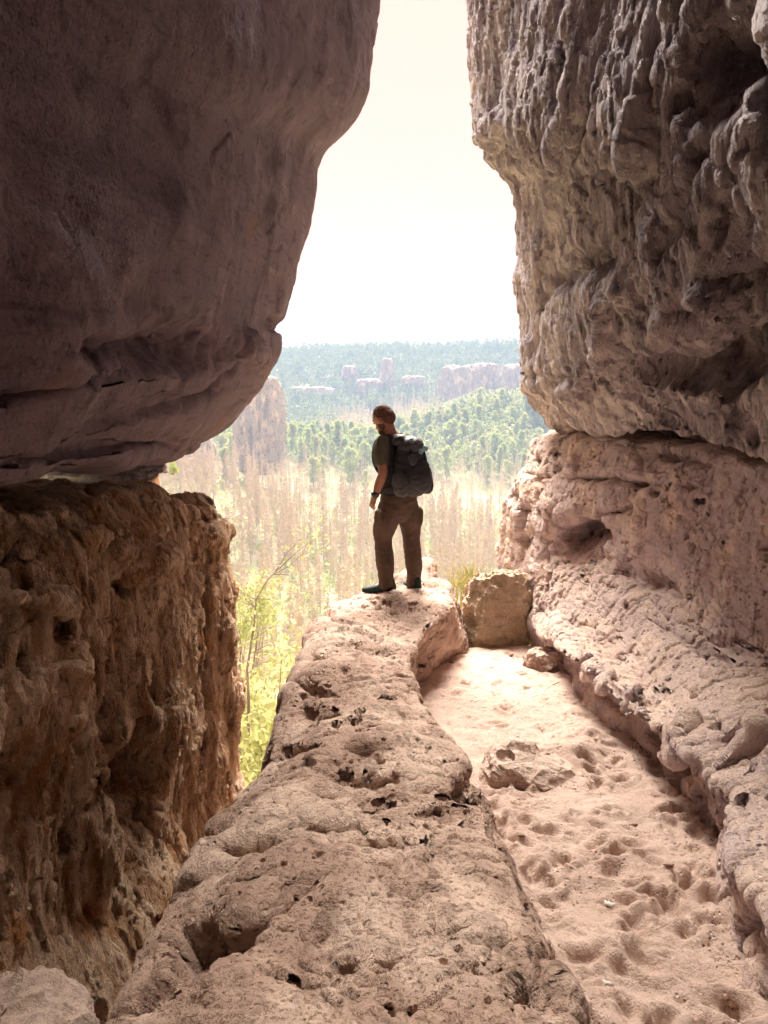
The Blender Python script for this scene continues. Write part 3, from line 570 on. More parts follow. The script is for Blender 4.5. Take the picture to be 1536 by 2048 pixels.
def cards(pts, size, rs, nrm=None, asp=1.0):
    n = len(pts); a = rs.normal(size=(n, 3)); a /= np.linalg.norm(a, axis=1)[:, None]; b = rs.normal(size=(n, 3)); b -= (a*b).sum(1)[:, None]*a; b /= np.linalg.norm(b, axis=1)[:, None]
    s = (size*rs.uniform(.6, 1.3, n))[:, None]
    q = np.stack([pts-a*s-b*s*asp*.6, pts+a*s-b*s*asp*.4, pts+a*s*.7+b*s*asp*.7, pts-a*s*.8+b*s*asp*.5], 1)
    return q.reshape(-1, 3), np.arange(n*4).reshape(-1, 4)
def tree_obj(name, trunk, crown, loc, mt, mc):
    r = empty(name, loc)
    a = mesh_obj('trunk', *trunk, mt, r); b = mesh_obj('crown', *crown, mc, r, smooth=False)
    return r, a, b
def dead_spruce(seed, h=19.0):
    rs = np.random.RandomState(seed); lean = rs.normal(0, .012, 2)*h
    T = [(np.array([lean[0]*(t**2), lean[1]*(t**2), h*t])) for t in np.linspace(0, 1, 9)]
    tr = sticks([(T[i], T[i+1], .20*(1-i/8.)+.02, .20*(1-(i+1)/8.)+.015) for i in range(8)], 6)
    seg = []
    nb = 105; 
    for k in range(nb):
        t = .18+.81*(k/nb)**.9; z = h*t; R = (0.4+2.9*(1-t)**.85)*rs.uniform(.55, 1.15)*(0.75 if t < .35 else 1); a = rs.uniform(0, 2*PI)
        b0 = np.array([lean[0]*t*t, lean[1]*t*t, z]); dr = np.array([math.cos(a), math.sin(a), 0]); droop = rs.uniform(-.35, .10)
        m = b0+dr*R*.5+np.array([0, 0, droop*R*.4]); e = b0+dr*R+np.array([0, 0, droop*R*.7+.12*R])
        seg += [(b0, m, .06, .045), (m, e, .045, .025)]
        for j in range(10):
            tt = rs.uniform(.2, 1); q = b0+(e-b0)*tt; dd = rs.normal(size=3)*.45; dd[2] = -abs(dd[2])-.25; dd += dr*.3
            seg.append((q, q+dd*rs.uniform(.5, 1.15)*(.5+.6*(1-t)), .045, .028))
    return tr, sticks(seg, 3)
def green_tree(seed, h=15.0, kind=0):
    rs = np.random.RandomState(seed)
    tr = [((0, 0, 0), (0.1, 0, h*.5), .22, .15), ((.1, 0, h*.5), (0, .1, h*.95), .15, .03)]
    pts = []
    ncl = 36
    for k in range(ncl):
        t = rs.uniform(.16, 1.0); R = {0: 3.4*math.sin(PI*min(1, (t-.12)/.95))**.7, 1: 2.9*(1.06-t)**.8*1.3, 2: 2.6*math.sin(PI*min(1, (t-.3)/.76))}[kind]
        a = rs.uniform(0, 2*PI); rad = R*rs.uniform(.35, 1); c = np.array([math.cos(a)*rad, math.sin(a)*rad, h*t])
        tr.append(((0, 0, h*max(.2, t-.15)), tuple(c), .07, .02))
        s = rs.uniform(.7, 1.25)*(1.05 if kind != 1 else .8)
        pts.append(c+rs.normal(size=(72, 3))*np.array([s, s, s*.7])*.62)
    pts = np.concatenate(pts)
    return sticks(tr, 5), cards(pts, .31, rs)
print('protos')
DEADP = []; deadgrp = 'bare dead spruces standing in the valley'
placed = []
def scatter(protos, spots, name, mt, mc, lab, cat, grp):
    P0 = []
    for i, (x, y, s, rz, k) in enumerate(spots):
        k = k % len(protos)
        if len(P0) <= k or P0[k] is None:
            while len(P0) <= k: P0.append(None)
            r, a, b = tree_obj(name, protos[k][0], protos[k][1], (x, y, GZ(x, y)-.3), mt, mc); P0[k] = (r, a, b)
        else:
            r = P0[k][0].copy(); C.objects.link(r)
            for ch in P0[k][1:]:
                c = ch.copy(); C.objects.link(c); c.parent = r
            r.location = (x, y, GZ(x, y)-.3)
        r.rotation_euler = (0, 0, rz); r.scale = (s, s, s*(0.9+0.25*((i*37) % 10)/10.))
        tag(r, lab(i, x, y), cat, grp); placed.append(r)
def spots(n, pxr, yr, seed, mind, power=1.0, smin=.8, smax=1.15, keep=None):
    rs = np.random.RandomState(seed); out = []; tries = 0
    while len(out) < n and tries < 60000:
        tries += 1
        y = yr[0]+(yr[1]-yr[0])*rs.uniform()**power; px = rs.uniform(*pxr); x = (px-768)/F*y*1.0
        if keep and not keep(x, y, px, rs): continue
        if any((x-o[0])**2+(y-o[1])**2 < mind*mind for o in out): continue
        out.append((x, y, rs.uniform(smin, smax), rs.uniform(0, 6.28), rs.randint(0, 50)))
    return sorted(out, key=lambda o: o[1])
ds = spots(290, (270, 1030), (85, 300), 4, 3.2, .7, .72, 1.12)
def rank(v, words_): return words_[min(len(words_)-1, int(v*len(words_)))]
MARKS = ((420, 'beside the left wall edge'), (480, 'below the pale rock shelf'), (560, 'below the cream rock tower'), (640, 'between rock tower and hiker'), (735, 'just left of the hiker'), (790, 'behind the left shoulder'),
         (865, 'behind the backpack'), (930, 'just right of the hiker'), (990, 'above the lichen covered boulder'), (9999, 'beside the right wall edge'))
def place_words(x, y):
    px = 768+x/y*F
    return next(w_ for lim, w_ in MARKS if px < lim)
def dead_label(i, x, y):
    s_ = ds[i][2]; size = 'tall' if s_ > .98 else 'short' if s_ < .84 else 'bare'
    d = 'nearest row' if y < 115 else 'second row' if y < 155 else 'middle row' if y < 200 else 'far row' if y < 250 else 'farthest row'
    return f'{size} pale dead spruce in the {d}, {place_words(x, y)}'
scatter([dead_spruce(s_) for s_ in range(7)], ds, 'dead_spruce_tree', M['deadtrunk'], M['dead'], dead_label, 'tree', deadgrp)
gs = spots(270, (230, 1110), (220, 480), 8, 4.6, .35, .75, 1.25, keep=lambda x, y, px, rs: rs.uniform() < (0.07 if y < 375 else 1))
def green_label(i, x, y):
    kind = ('round topped', 'pointed', 'slender')[gs[i][4] % 6 % 3]; d = 'among the dead spruces' if y < 375 else 'in the front green belt' if y < 415 else 'in the back green belt'
    return f'{kind} green tree {d}, {place_words(x, y)}'
scatter([green_tree(20+s_, 14+s_ % 3, s_ % 3) for s_ in range(6)], gs, 'leafy_tree', M['bark'], M['green'], green_label, 'tree', 'green trees across the valley floor')

def far_forest(name, n, pxr, yr, seed, size, ncard, mat, hh, rr0, label, keep=None, power=.7, dead=False):
    rs = np.random.RandomState(seed)
    y = yr[0]+(yr[1]-yr[0])*rs.uniform(size=n)**power; px = rs.uniform(*pxr, size=n); x = (px-768)/F*y
    if keep is not None:
        m = keep(x, y, px, rs); x = x[m]; y = y[m]
    n = len(x); z = hz(x, y)
    if dead:
        h = hh*rs.uniform(.6, 1.1, n); base = np.stack([x, y, z], 1); segs = []
        for b, h_ in zip(base, h):
            segs.append((b, b+np.array([rs.normal(0, .3), rs.normal(0, .3), h_]), .16, .04))
            for k in range(30):
                t = rs.uniform(.35, .97); a = rs.uniform(0, 6.28); R = 2.4*(1.05-t)+.3; q = b+np.array([0, 0, h_*t]); segs.append((q, q+np.array([math.cos(a)*R, math.sin(a)*R, rs.uniform(-.5, .1)*R]), .07, .04))
        Vv, Fv = sticks(segs, 3)
    else:
        t = rs.uniform(0, 1, (n, ncard)); a = rs.uniform(0, 2*PI, (n, ncard)); h = hh*rs.uniform(.6, 1.25, n); con = rs.uniform(0, 1, n)[:, None]
        R = rr0*(con*np.sin(PI*np.clip(t*.9+.1, 0, 1))**.6+(1-con)*(1.05-t)**.8)*rs.uniform(.6, 1.05, (n, ncard))
        p = np.stack([x[:, None]+np.cos(a)*R, y[:, None]+np.sin(a)*R, z[:, None]+h[:, None]*(.2+.8*t)], -1).reshape(-1, 3)
        Vv, Fv = cards(p, size, rs)
    return tag(mesh_obj(name, Vv, Fv, mat, smooth=False), label, 'woodland', None, 'stuff')
far_forest('far_forest', 8500, (380, 1180), (455, 1000), 1, .85, 34, M['pine'], 12, 2.9, 'hazy blue green woodland covering the far slopes and plateau',
           keep=lambda x, y, px, rs: ~((px > 880) & (px < 1068) & (y > 500) & (y < 655)) & ~((np.abs(x+5-.04*(y-480)) < 34) & (y > 480) & (y < 640)) | (rs.uniform(size=len(x)) < .06))
far_forest('sunlit_woodland', 1500, (790, 1150), (400, 600), 2, .6, 60, M['lime'], 10, 2.8, 'bright green young woodland on the mid valley ridge right of the hiker')
far_forest('dead_woodland', 2200, (300, 1100), (190, 700), 3, .6, 1, M['dead'], 19, 2, 'pale mass of dead trunks filling the valley behind the nearer dead spruces', keep=lambda x, y, px, rs: (np.abs(x+5-.04*(y-480)) < 42) & (y > 470) & (y < 640) | (y < 395) | (rs.uniform(size=len(x)) < .1), dead=True, power=.75)
far_forest('green_belt', 1500, (260, 1110), (385, 490), 9, .5, 60, M['green'], 10, 2.6, 'dense band of fresh green woodland across the valley behind the dead trees')
far_forest('bare_slope_wood', 520, (640, 900), (470, 660), 13, .6, 1, M['dead'], 15, 2, 'grey dead trunks on the pale slope just behind the head of the hiker', keep=lambda x, y, px, rs: np.abs(x+5-.04*(y-480)) < 40, dead=True)
far_forest('undergrowth', 3800, (180, 1120), (30, 330), 6, .33, 26, M['green'], 2.6, 1.3, 'low green and ochre undergrowth between the dead trees', keep=lambda x, y, px, rs: rs.uniform(size=len(x)) < .6, power=.7)

# ------------------------------------------------------------------ cliffs across the valley
M['cliff'] = rock_mat('pale_cliff_sandstone', (0.74, 0.60, 0.44), (0.42, 0.35, 0.29), (0.11, 0.10, 0.10), stretch=(.09, .09, .045), amp=0.0, pits=0.0, paleamt=.6, darkamt=.35, fine=0, grain=0)
M['cliff'].displacement_method = 'BUMP'
def cliff(px0, px1, pt, pb, Y, seed, dep, label, n=(90, 150)):
    a = P(px0, pt, Y); b = P(px1, pb, Y); c = ((a[0]+b[0])/2, Y+dep*.7, (a[2]+b[2])/2-4)
    r = (abs(b[0]-a[0])/2, dep, (a[2]-b[2])/2+4)
    th = np.linspace(0.001, PI-0.001, n[0])[:, None]; ph = np.linspace(0, 2*PI, n[1]+1)[None, :-1]
    x = np.sin(th)*np.cos(ph); y = np.sin(th)*np.sin(ph); z = np.cos(th)*np.ones_like(ph)
    k = (np.abs(x)**5+np.abs(y)**5+np.abs(z)**5)**(-1/5.); V = np.stack([x, y, z], -1)*k[..., None]*np.array(r)
    q = (V+np.array(c)).reshape(-1, 3); s_ = 1/max(r[0], 8.)
    joints = fbm(q, s_*2.6, 3, stretch=(1, 1, .12), off=seed, ridged=True)*.5+fbm(q, s_*2.2, 3, stretch=(.3, .3, 1.6), off=seed+5)*.16
    nrm = np.stack([x, y, 0*z], -1).reshape(-1, 3)
    V = V + (nrm*(joints*min(r[0], 9)*1.1)[:, None]).reshape(V.shape)
    V[..., 2] += (fbm(q, s_*2.4, 3, off=seed+2)*r[2]*.10).reshape(n)*(z > 0.2)
    o = mesh_obj('rock_cliff', (V+np.array(c)).reshape(-1, 3), grid_faces(n[0], n[1], True), M['cliff'], None, (c[0], c[1], c[2]-r[2]))
    return tag(o, label, 'cliff')
cliff(886, 948, 732, 826, 640, 1, 9, 'broad pale cliff face above the bright green ridge, left half of the pair')
cliff(944, 996, 727, 828, 648, 2, 9, 'broad pale cliff face beside the first one, its flat top nearest the right wall')
cliff(1010, 1068, 729, 830, 630, 3, 9, 'pale cliff half hidden behind the right hand rock wall')
cliff(764, 784, 716, 806, 690, 4, 5, 'slender rock needle standing over the hiker between dark trees')
cliff(808, 848, 752, 812, 680, 5, 6, 'small cream rock face just right above the hiker head')
cliff(686, 712, 732, 780, 720, 6, 5, 'tiny pale rock outcrop high in the woods left of the hiker')
cliff(575, 668, 774, 806, 680, 7, 6, 'long low bluish rock band below the wooded plateau on the left')
cliff(718, 764, 758, 812, 688, 8, 6, 'blue grey rock face left of the slender needle')
cliff(474, 552, 752, 915, 335, 10, 9, 'large cream rock tower showing below the edge of the dark boulder', (130, 200))
cliff(345, 412, 872, 950, 300, 11, 7, 'pale rock shelf in the trees left of the cream rock tower')

# ------------------------------------------------------------------ near plants
def branchy(seed, path, rad, nb, bl, leaves, lsz, name, mt, mc, label, cat, upb=.2, ncl=7, spread=.12):
    rs = np.random.RandomState(seed); path = [np.array(p, float) for p in path]; seg = []; pts = []
    n = len(path)-1
    for i in range(n): seg.append((path[i], path[i+1], rad*(1-i/n)+rad*.15, rad*(1-(i+1)/n)+rad*.15))
    for k in range(nb):
        t = rs.uniform(.15, 1)*n; i = min(n-1, int(t)); q = path[i]+(path[i+1]-path[i])*(t-i); d = rs.normal(size=3); d[2] = abs(d[2])*upb*2; d /= np.linalg.norm(d); l = bl*rs.uniform(.5, 1.1)
        m = q+d*l*.5+np.array([0, 0, .05*l]); e = q+d*l+rs.normal(size=3)*.12*l; seg += [(q, m, rad*.3, rad*.2), (m, e, rad*.2, rad*.08)]
        for j in range(4):
            w_ = q+(e-q)*rs.uniform(.3, 1); e2 = w_+rs.normal(size=3)*l*.22; seg.append((w_, e2, rad*.1, rad*.05)); pts.append(e2+rs.normal(size=(ncl, 3))*spread)
        pts.append(e+rs.normal(size=(ncl, 3))*spread)
    base = path[0]; sv, sf = sticks(seg, 5); root = empty(name, base)
    mesh_obj('trunk' if cat == 'tree' else 'stem', sv-base, sf, mt, root)
    if leaves:
        pv = np.concatenate(pts); cv, cf = cards(pv-base, lsz, rs, asp=.8); mesh_obj('crown' if cat == 'tree' else 'foliage', cv, cf, mc, root, smooth=False)
    return tag(root, label, cat)
b = P(492, 1480, 15); b[2] = GZ(b[0], 15)-.2
branchy(3, [b, P(497, 1400, 15), P(494, 1340, 15), P(508, 1250, 15.1), P(512, 1200, 15.1), P(535, 1160, 15), P(560, 1135, 14.9)], .035, 16, 1.0, True, .045, 'birch_sapling', M['bark'], M['lime'], 'young birch with crooked stem and yellow green leaves beside the left wall', 'tree', ncl=4, spread=.16)
x = -458/F*38; pz = GZ(x-.6, 38)
branchy(5, [(x+.15, 38, pz), (x+.1, 38, pz+10), P(312, 968, 38), P(306, 920, 38), P(300, 860, 38), P(297, 780, 38), P(300, 700, 38)], .22, 14, 2.6, True, .3, 'red_barked_pine', M['redbark'], M['pine'], 'reddish pine trunk rising in the slit between the dark boulder and the streaked wall', 'tree')
rs = np.random.RandomState(77)
k = 0
for px_, py_, Y_, r_, lab_ in ((505, 1540, 13, 1.5, 'yellow green bush low in the gap between left wall and spur'), (545, 1440, 17, 2.0, 'rounded lime green bush behind the spur edge in the gap'), (488, 1420, 20, 2.0, 'lime bush tucked against the left wall edge'),
                               (470, 1240, 30, 2.3, 'pale green bush showing just beside the left wall')):
    c = P(px_, py_, Y_); r_ *= .8; g_ = min(c[2]-r_*.3, c[2]-.3); stems = []; pp = []
    base = np.array([c[0], c[1], GZ(c[0], c[1])-.1 if Y_ > 12 else c[2]-1.4])
    for j in range(22):
        e = c+rs.normal(size=3)*np.array([.5, .5, .42])*r_; stems.append((base, base+(e-base)*.5+rs.normal(size=3)*.1*r_, .03*r_/2, .02*r_/2)); stems.append((stems[-1][1], e, .02*r_/2, .006*r_)); pp.append(e+rs.normal(size=(70, 3))*.17*r_)
    root = empty('bush', base); sv, sf = sticks(stems, 4); mesh_obj('stem', sv-base, sf, M['bark'], root); cv, cf = cards(np.concatenate(pp)-base, .045+.02*r_, rs); mesh_obj('foliage', cv, cf, M['lime'], root, smooth=False)
    tag(root, lab_, 'bush', 'bushes on the slope below the spur')

for px_, py_, Y_, n_, lab_ in ((912, 1160, 8.9, 60, 'tuft of pale green grass behind the spur, right of the hiker'), (745, 1172, 8.6, 26, 'few thin grass blades at the left rim of the spur tip'), (935, 1136, 9.6, 60, 'yellowing grass tuft on the edge behind the big boulder')):
    rs = np.random.RandomState(int(px_)); c = P(px_, py_+16, Y_); sg_ = []
    for j in range(n_):
        a = c+rs.normal(size=3)*np.array([.10, .10, .02]); d_ = rs.normal(size=3)*.5; d_[2] = 1.2; L_ = rs.uniform(.06, .17); m_ = a+d_*L_*.5; sg_ += [(a, m_, .005, .004), (m_, m_+(d_*.8+rs.normal(size=3)*.4)*L_*.5, .004, .001)]
        if j % 3 == 0: sg_.append((a-np.array([0, 0, .5]), a, .006, .005))
    V_, F_ = sticks(sg_, 3); tag(mesh_obj('grass_tuft', V_, F_, M['straw'], None, c), lab_, 'grass', 'grass tufts around the spur tip')

# ------------------------------------------------------------------ the hiker
from mathutils.bvhtree import BVHTree
dg = bpy.context.evaluated_depsgraph_get()
bv = BVHTree.FromObject(spur, dg)
def onspur(px, py, fallback):
    d = ray(px, py); h = bv.ray_cast(Vector((0, 0, H)), Vector(d)/np.linalg.norm(d)*1.0)
    return np.array(h[0]) if h[0] is not None else fallback
def down(x, y, z0=3.0, fb=-.45):
    h = bv.ray_cast(Vector((x, y, z0)), Vector((0, 0, -1))); return h[0][2] if h[0] is not None else fb
YM = 7.25
FL = onspur(762, 1186, PS(762, 1186, TOP[0]+.05, TOP[1]))
FR = np.array([FL[0]+.262, FL[1]+.16, 0]); FR[2] = down(FR[0], FR[1])
YM = FL[1]+.07
print('feet', FL, FR)
FW = np.array([-.62, .785, 0]); RT = np.array([.785, .62, 0]); UP = np.array([0, 0, 1.])
def Jp(px, py, dy=0.0): return P(px, py, YM+dy)
def tube(pts, rad, side=None, seg=20, sub=6, cap=True):
    """a smooth tapering sweep; rad: r or (r_side, r_other)"""
    pts = np.array(pts, float); n = len(pts); R = np.array([(r, r) if isinstance(r, (int, float)) else r for r in rad], float)
    def cr(A, t):
        i = min(n-2, int(t)); f = t-i; p0 = A[max(i-1, 0)]; p1 = A[i]; p2 = A[i+1]; p3 = A[min(i+2, n-1)]
        return .5*((2*p1)+(-p0+p2)*f+(2*p0-5*p1+4*p2-p3)*f*f+(-p0+3*p1-3*p2+p3)*f**3)
    ts = np.linspace(0, n-1, (n-1)*sub+1); C_ = np.array([cr(pts, t) for t in ts]); Rr = np.maximum(np.array([cr(R, t) for t in ts]), .001)
    T = np.gradient(C_, axis=0); T /= np.linalg.norm(T, axis=1)[:, None]
    s0 = np.array(side if side is not None else (1, 0, 0.01), float)
    if cap:                                    # rounded ends
        a = []; b = []
        for q in (.45, .8, .97):
            a.append((C_[0]-T[0]*Rr[0].min()*q, Rr[0]*math.sqrt(1-q*q))); b.append((C_[-1]+T[-1]*Rr[-1].min()*q, Rr[-1]*math.sqrt(1-q*q)))
        C_ = np.concatenate([[x[0] for x in a[::-1]], C_, [x[0] for x in b]]); Rr = np.concatenate([[x[1] for x in a[::-1]], Rr, [x[1] for x in b]]); T = np.concatenate([[T[0]]*3, T, [T[-1]]*3])
    U_ = s0[None]-(T@s0)[:, None]*T; U_ /= np.linalg.norm(U_, axis=1)[:, None]; W_ = np.cross(T, U_)
    an = np.linspace(0, 2*PI, seg+1)[:-1]
    V = C_[:, None]+Rr[:, None, :1]*np.cos(an)[None, :, None]*U_[:, None]+Rr[:, None, 1:]*np.sin(an)[None, :, None]*W_[:, None]
    F_ = [tuple(q) for q in grid_faces(len(C_), seg, True)]; N = len(C_)*seg
    F_ += [tuple(range(seg))[::-1], tuple(range(N-seg, N))]
    return V.reshape(-1, 3), F_
def ell(c, r, ax=None, n=14, pw=2.0):
    th = np.linspace(.02, PI-.02, n)[:, None]; ph = np.linspace(0, 2*PI, 2*n+1)[None, :-1]
    x = np.sin(th)*np.cos(ph); y = np.sin(th)*np.sin(ph); z = np.cos(th)*np.ones_like(ph)
    k = (np.abs(x)**pw+np.abs(y)**pw+np.abs(z)**pw)**(-1/pw); d = np.stack([x*r[0], y*r[1], z*r[2]], -1)*k[..., None]
    A = np.array(ax if ax is not None else [RT, FW, UP], float)
    V = (d@A).reshape(-1, 3)+np.array(c); F_ = [tuple(q) for q in grid_faces(n, 2*n, True)]
    F_ += [tuple(range(2*n))[::-1], tuple(range(2*n*(n-1), 2*n*n))]
    return V, F_
def fuse(name, parts, mat, parent, base, voxel=.006, smooth=4, disp=None, label=None):
    """union of overlapping volumes, remeshed into ONE continuous skin"""
    vs_ = []; fs_ = []; o_ = 0
    for V, F_ in parts: vs_.append(V); fs_ += [tuple(i+o_ for i in f) for f in F_]; o_ += len(V)
    o = mesh_obj(name, np.concatenate(vs_)-base, fs_, mat)
    rm = o.modifiers.new('r', 'REMESH'); rm.mode = 'VOXEL'; rm.voxel_size = voxel; rm.use_smooth_shade = True
    sm = o.modifiers.new('s', 'SMOOTH'); sm.factor = .5; sm.iterations = smooth
    dg = bpy.context.evaluated_depsgraph_get(); me = bpy.data.meshes.new_from_object(o.evaluated_get(dg)); o.modifiers.clear(); o.data = me
    me.materials.clear(); me.materials.append(mat)
    n = len(me.vertices); co = np.empty(n*3, np.float32); me.vertices.foreach_get('co', co); co = co.reshape(-1, 3)
    if disp is not None:
        no = np.empty(n*3, np.float32); me.vertices.foreach_get('normal', no); co = co+no.reshape(-1, 3)*disp(co+base)[:, None]
        me.vertices.foreach_set('co', co.astype(np.float32).ravel())
    me.polygons.foreach_set('use_smooth', np.ones(len(me.polygons), bool)); me.update()
    o.parent = parent
    if label: o['label'] = label
    return o
M['skin'] = plain('skin', (0.42, 0.21, 0.14), 0.6, .12, 20, spec=.4); M['hair'] = plain('auburn_hair', (0.17, 0.085, 0.055), 0.85, .4, 60, bump=.002, bscale=300)
M['shirt'] = plain('olive_cotton', (0.125, 0.112, 0.075), 0.9, .2, 20, bump=.001, bscale=400); M['pants'] = plain('brown_trekking_cloth', (0.125, 0.080, 0.058), 0.85, .2, 9, bump=.001, bscale=300)
M['pack'] = plain('black_nylon', (0.030, 0.030, 0.037), 0.6, .3, 25, bump=.001, bscale=500, spec=.5); M['packgrey'] = plain('grey_nylon', (0.055, 0.055, 0.066), 0.6, .3, 25, spec=.5)
M['strap'] = plain('black_webbing', (0.03, 0.03, 0.035), 0.7, .2, 50); M['blue'] = plain('pale_blue_cloth', (0.30, 0.55, 0.68), 0.8, .4, 60)
M['shoe'] = plain('dark_teal_shoe', (0.025, 0.05, 0.042), 0.7, .4, 30); M['sole'] = plain('black_rubber', (0.03, 0.028, 0.026), 0.8, .2, 40); M['watch'] = plain('black_watch', (0.03, 0.03, 0.03), .35, .1, 10, spec=.6)
M['eye'] = plain('eye_white', (0.7, 0.66, 0.62), .3, .05, 10)
base = np.array([(FL[0]+FR[0])/2, (FL[1]+FR[1])/2, min(FL[2], FR[2])])
man = empty('person', base)
tag(man, 'man in olive shirt and brown trousers standing on the rock spur, looking down', 'person')
hd = Jp(766, 838, -.0); hf = np.array([-.80, .50, -.62]); hf /= np.linalg.norm(hf); hr = np.cross(hf, UP); hr /= np.linalg.norm(hr); hu = np.cross(hr, hf); HA = [hr, hf, hu]
def hp(a, b, c): return hd+hr*a+hf*b+hu*c
chest = Jp(790, 912, .02)
sL = chest-RT*.165+UP*.115; sR = chest+RT*.165+UP*.115
eL = Jp(766, 944, -.16); wL = Jp(751, 990, -.14); hL = Jp(745, 1006, -.13)
eR = chest+RT*.25+FW*.10-UP*.14; wR = chest+RT*.10+FW*.24-UP*.0; hR = chest+RT*.07+FW*.23+UP*.06
hipc = Jp(797, 1000, .02)
kL = Jp(769, 1083, -.02)+FW*.02; aL = np.array([FL[0]+.045, FL[1]+.0, FL[2]+.09]); kR = Jp(823, 1083, .10); aR = np.array([FR[0]+.04, FR[1]-.02, FR[2]+.09])
body = [ell(hp(0, -.01, .02), (.076, .098, .098), HA), ell(hp(0, .035, -.05), (.058, .062, .066), HA), tube([hp(0, .06, -.02), hp(0, .10, -.035)], [.02, .012]), ell(hp(0, .065, -.09), (.035, .03, .025), HA),
        ell(hp(.083, -.012, -.02), (.012, .022, .032), HA), ell(hp(-.083, -.012, -.02), (.012, .022, .032), HA), ell(hp(0, .076, .03), (.05, .014, .012), HA), ell(hp(0, .088, -.062), (.024, .012, .008), HA),
        tube([hp(0, -.02, -.04), Jp(780, 866, .01), chest+UP*.10], [.058, .062, (.15, .09)], RT),
        tube([chest+UP*.12, chest, Jp(795, 960, .02), hipc], [(.14, .08), (.165, .105), (.14, .10), (.155, .11)], RT),
        tube([sL, sL*.5+eL*.5, eL, eL*.5+wL*.5, wL], [.048, .044, .040, .040, .027]), tube([sR, sR*.5+eR*.5, eR, eR*.5+wR*.5, wR], [.055, .047, .040, .038, .027]),
        tube([hipc-RT*.08, kL*.5+hipc*.5-RT*.05, kL, aL], [.09, .078, .055, .042]), tube([hipc+RT*.08, kR*.5+hipc*.5+RT*.05, kR, aR], [.09, .078, .055, .042])]
def hand(w_, h_, fwd, thumb_side, curl):
    d = (h_-w_)/np.linalg.norm(h_-w_); s = np.cross(d, fwd); s /= np.linalg.norm(s); out = [tube([w_, w_+d*.045, w_+d*.085], [(.027, .02), (.040, .016), (.042, .014)], s)]
    for k, (o_, L_) in enumerate(((-.031, .066), (-.0105, .076), (.0105, .070), (.030, .055))):
        b0 = w_+d*.085+s*o_; a1 = d*math.cos(curl*.5)+fwd*math.sin(curl*.5); a2 = d*math.cos(curl*1.3)+fwd*math.sin(curl*1.3); a3 = d*math.cos(curl*2.1)+fwd*math.sin(curl*2.1)
        p1 = b0+a1*L_*.45; p2 = p1+a2*L_*.32; p3 = p2+a3*L_*.25; out.append(tube([b0-d*.01, p1, p2, p3], [.0098, .0092, .0082, .007], s, 10, 3))
    b0 = w_+d*.03+s*thumb_side*.025; out.append(tube([b0, b0+(d*.6+s*thumb_side*.7+fwd*.3)*.035, b0+(d*.9+s*thumb_side*.55+fwd*.6)*.06, b0+(d*1.1+s*thumb_side*.35+fwd*.8)*.078], [.014, .012, .010, .008], fwd, 10, 3))
    return out
body += hand(wL, hL, np.array([.75, .35, .2]), -1, .55) + hand(wR, hR, -FW*.9-RT*.2, 1, .9)
fuse('body', body, M['skin'], man, base, .0036, 3)
hair = [ell(hp(0, -.016, .026), (.0765, .098, .098), HA), ell(hp(0, -.055, -.005), (.074, .066, .08), HA), ell(hp(.066, -.01, .01), (.013, .022, .034), HA), ell(hp(-.066, -.01, .01), (.013, .022, .034), HA)]
fuse('hair', hair, M['hair'], man, base, .004, 3, lambda p: .004*fbm(p, 40, 3))
fuse('beard', [ell(hp(0, .055, -.088), (.05, .046, .036), HA), ell(hp(.05, .02, -.06), (.016, .034, .04), HA), ell(hp(-.05, .02, -.06), (.016, .034, .04), HA)], M['hair'], man, base, .004, 2, lambda p: .003*fbm(p, 50, 2))
for sgn in (-1, 1): V_, F_ = ell(hp(.03*sgn, .084, .008), (.012, .009, .009), HA, 8); mesh_obj('eye', V_-base, F_, M['eye'], man)
wr = lambda a, sc_, st_=(1, 1, 1), off=0: (lambda p: a*fbm(p, sc_, 4, .55, st_, off))
shirt = [tube([chest+UP*.125, chest+UP*.07, chest-UP*.06, Jp(795, 962, .02), hipc+UP*.03], [(.10, .07), (.185, .11), (.185, .125), (.165, .12), (.178, .13)], RT), tube([chest+UP*.09, chest+UP*.15-FW*.0], [(.12, .08), (.066, .066)], RT),
         tube([sL-UP*.0+RT*.04, sL*.72+eL*.28, sL*.42+eL*.58], [.080, .074, .070]), tube([sR-RT*.04, sR*.72+eR*.28, sR*.42+eR*.58], [.075, .068, .066])]
fuse('shirt', shirt, M['shirt'], man, base, .006, 4, wr(.012, 9, (1, 1, .7)))
def leg(hip, k, a, sc_, o_):
    return [tube([hip, hip*.5+k*.5+o_*.02, k, k*.5+a*.5-FW*.015, a+UP*.05, a+UP*.0], [.112*sc_, .100*sc_, .077*sc_, .077*sc_, .064*sc_, .068*sc_])]
tr_ = [tube([hipc+UP*.085, hipc+UP*.01, hipc-UP*.07], [(.165, .118), (.182, .135), (.178, .13)], RT), ell(hipc-UP*.1, (.15, .11, .10))]
tr_ += leg(hipc-RT*.082-UP*.05, kL, aL, 1.04, -RT)+leg(hipc+RT*.082-UP*.05, kR, aR, .98, RT)
tr_ += [ell(kL*.42+hipc*.58-RT*.14-FW*.02, (.035, .07, .095), None, 12, 4), ell(kR*.42+hipc*.58+RT*.125-FW*.02, (.035, .07, .095), None, 12, 4)]
fuse('trousers', tr_, M['pants'], man, base, .0055, 3, lambda p: .014*fbm(p, 6, 4, .5, (1, 1, 1.2))+.006*fbm(p, 11, 3, .5, (1, .8, 1.5), 5, True))
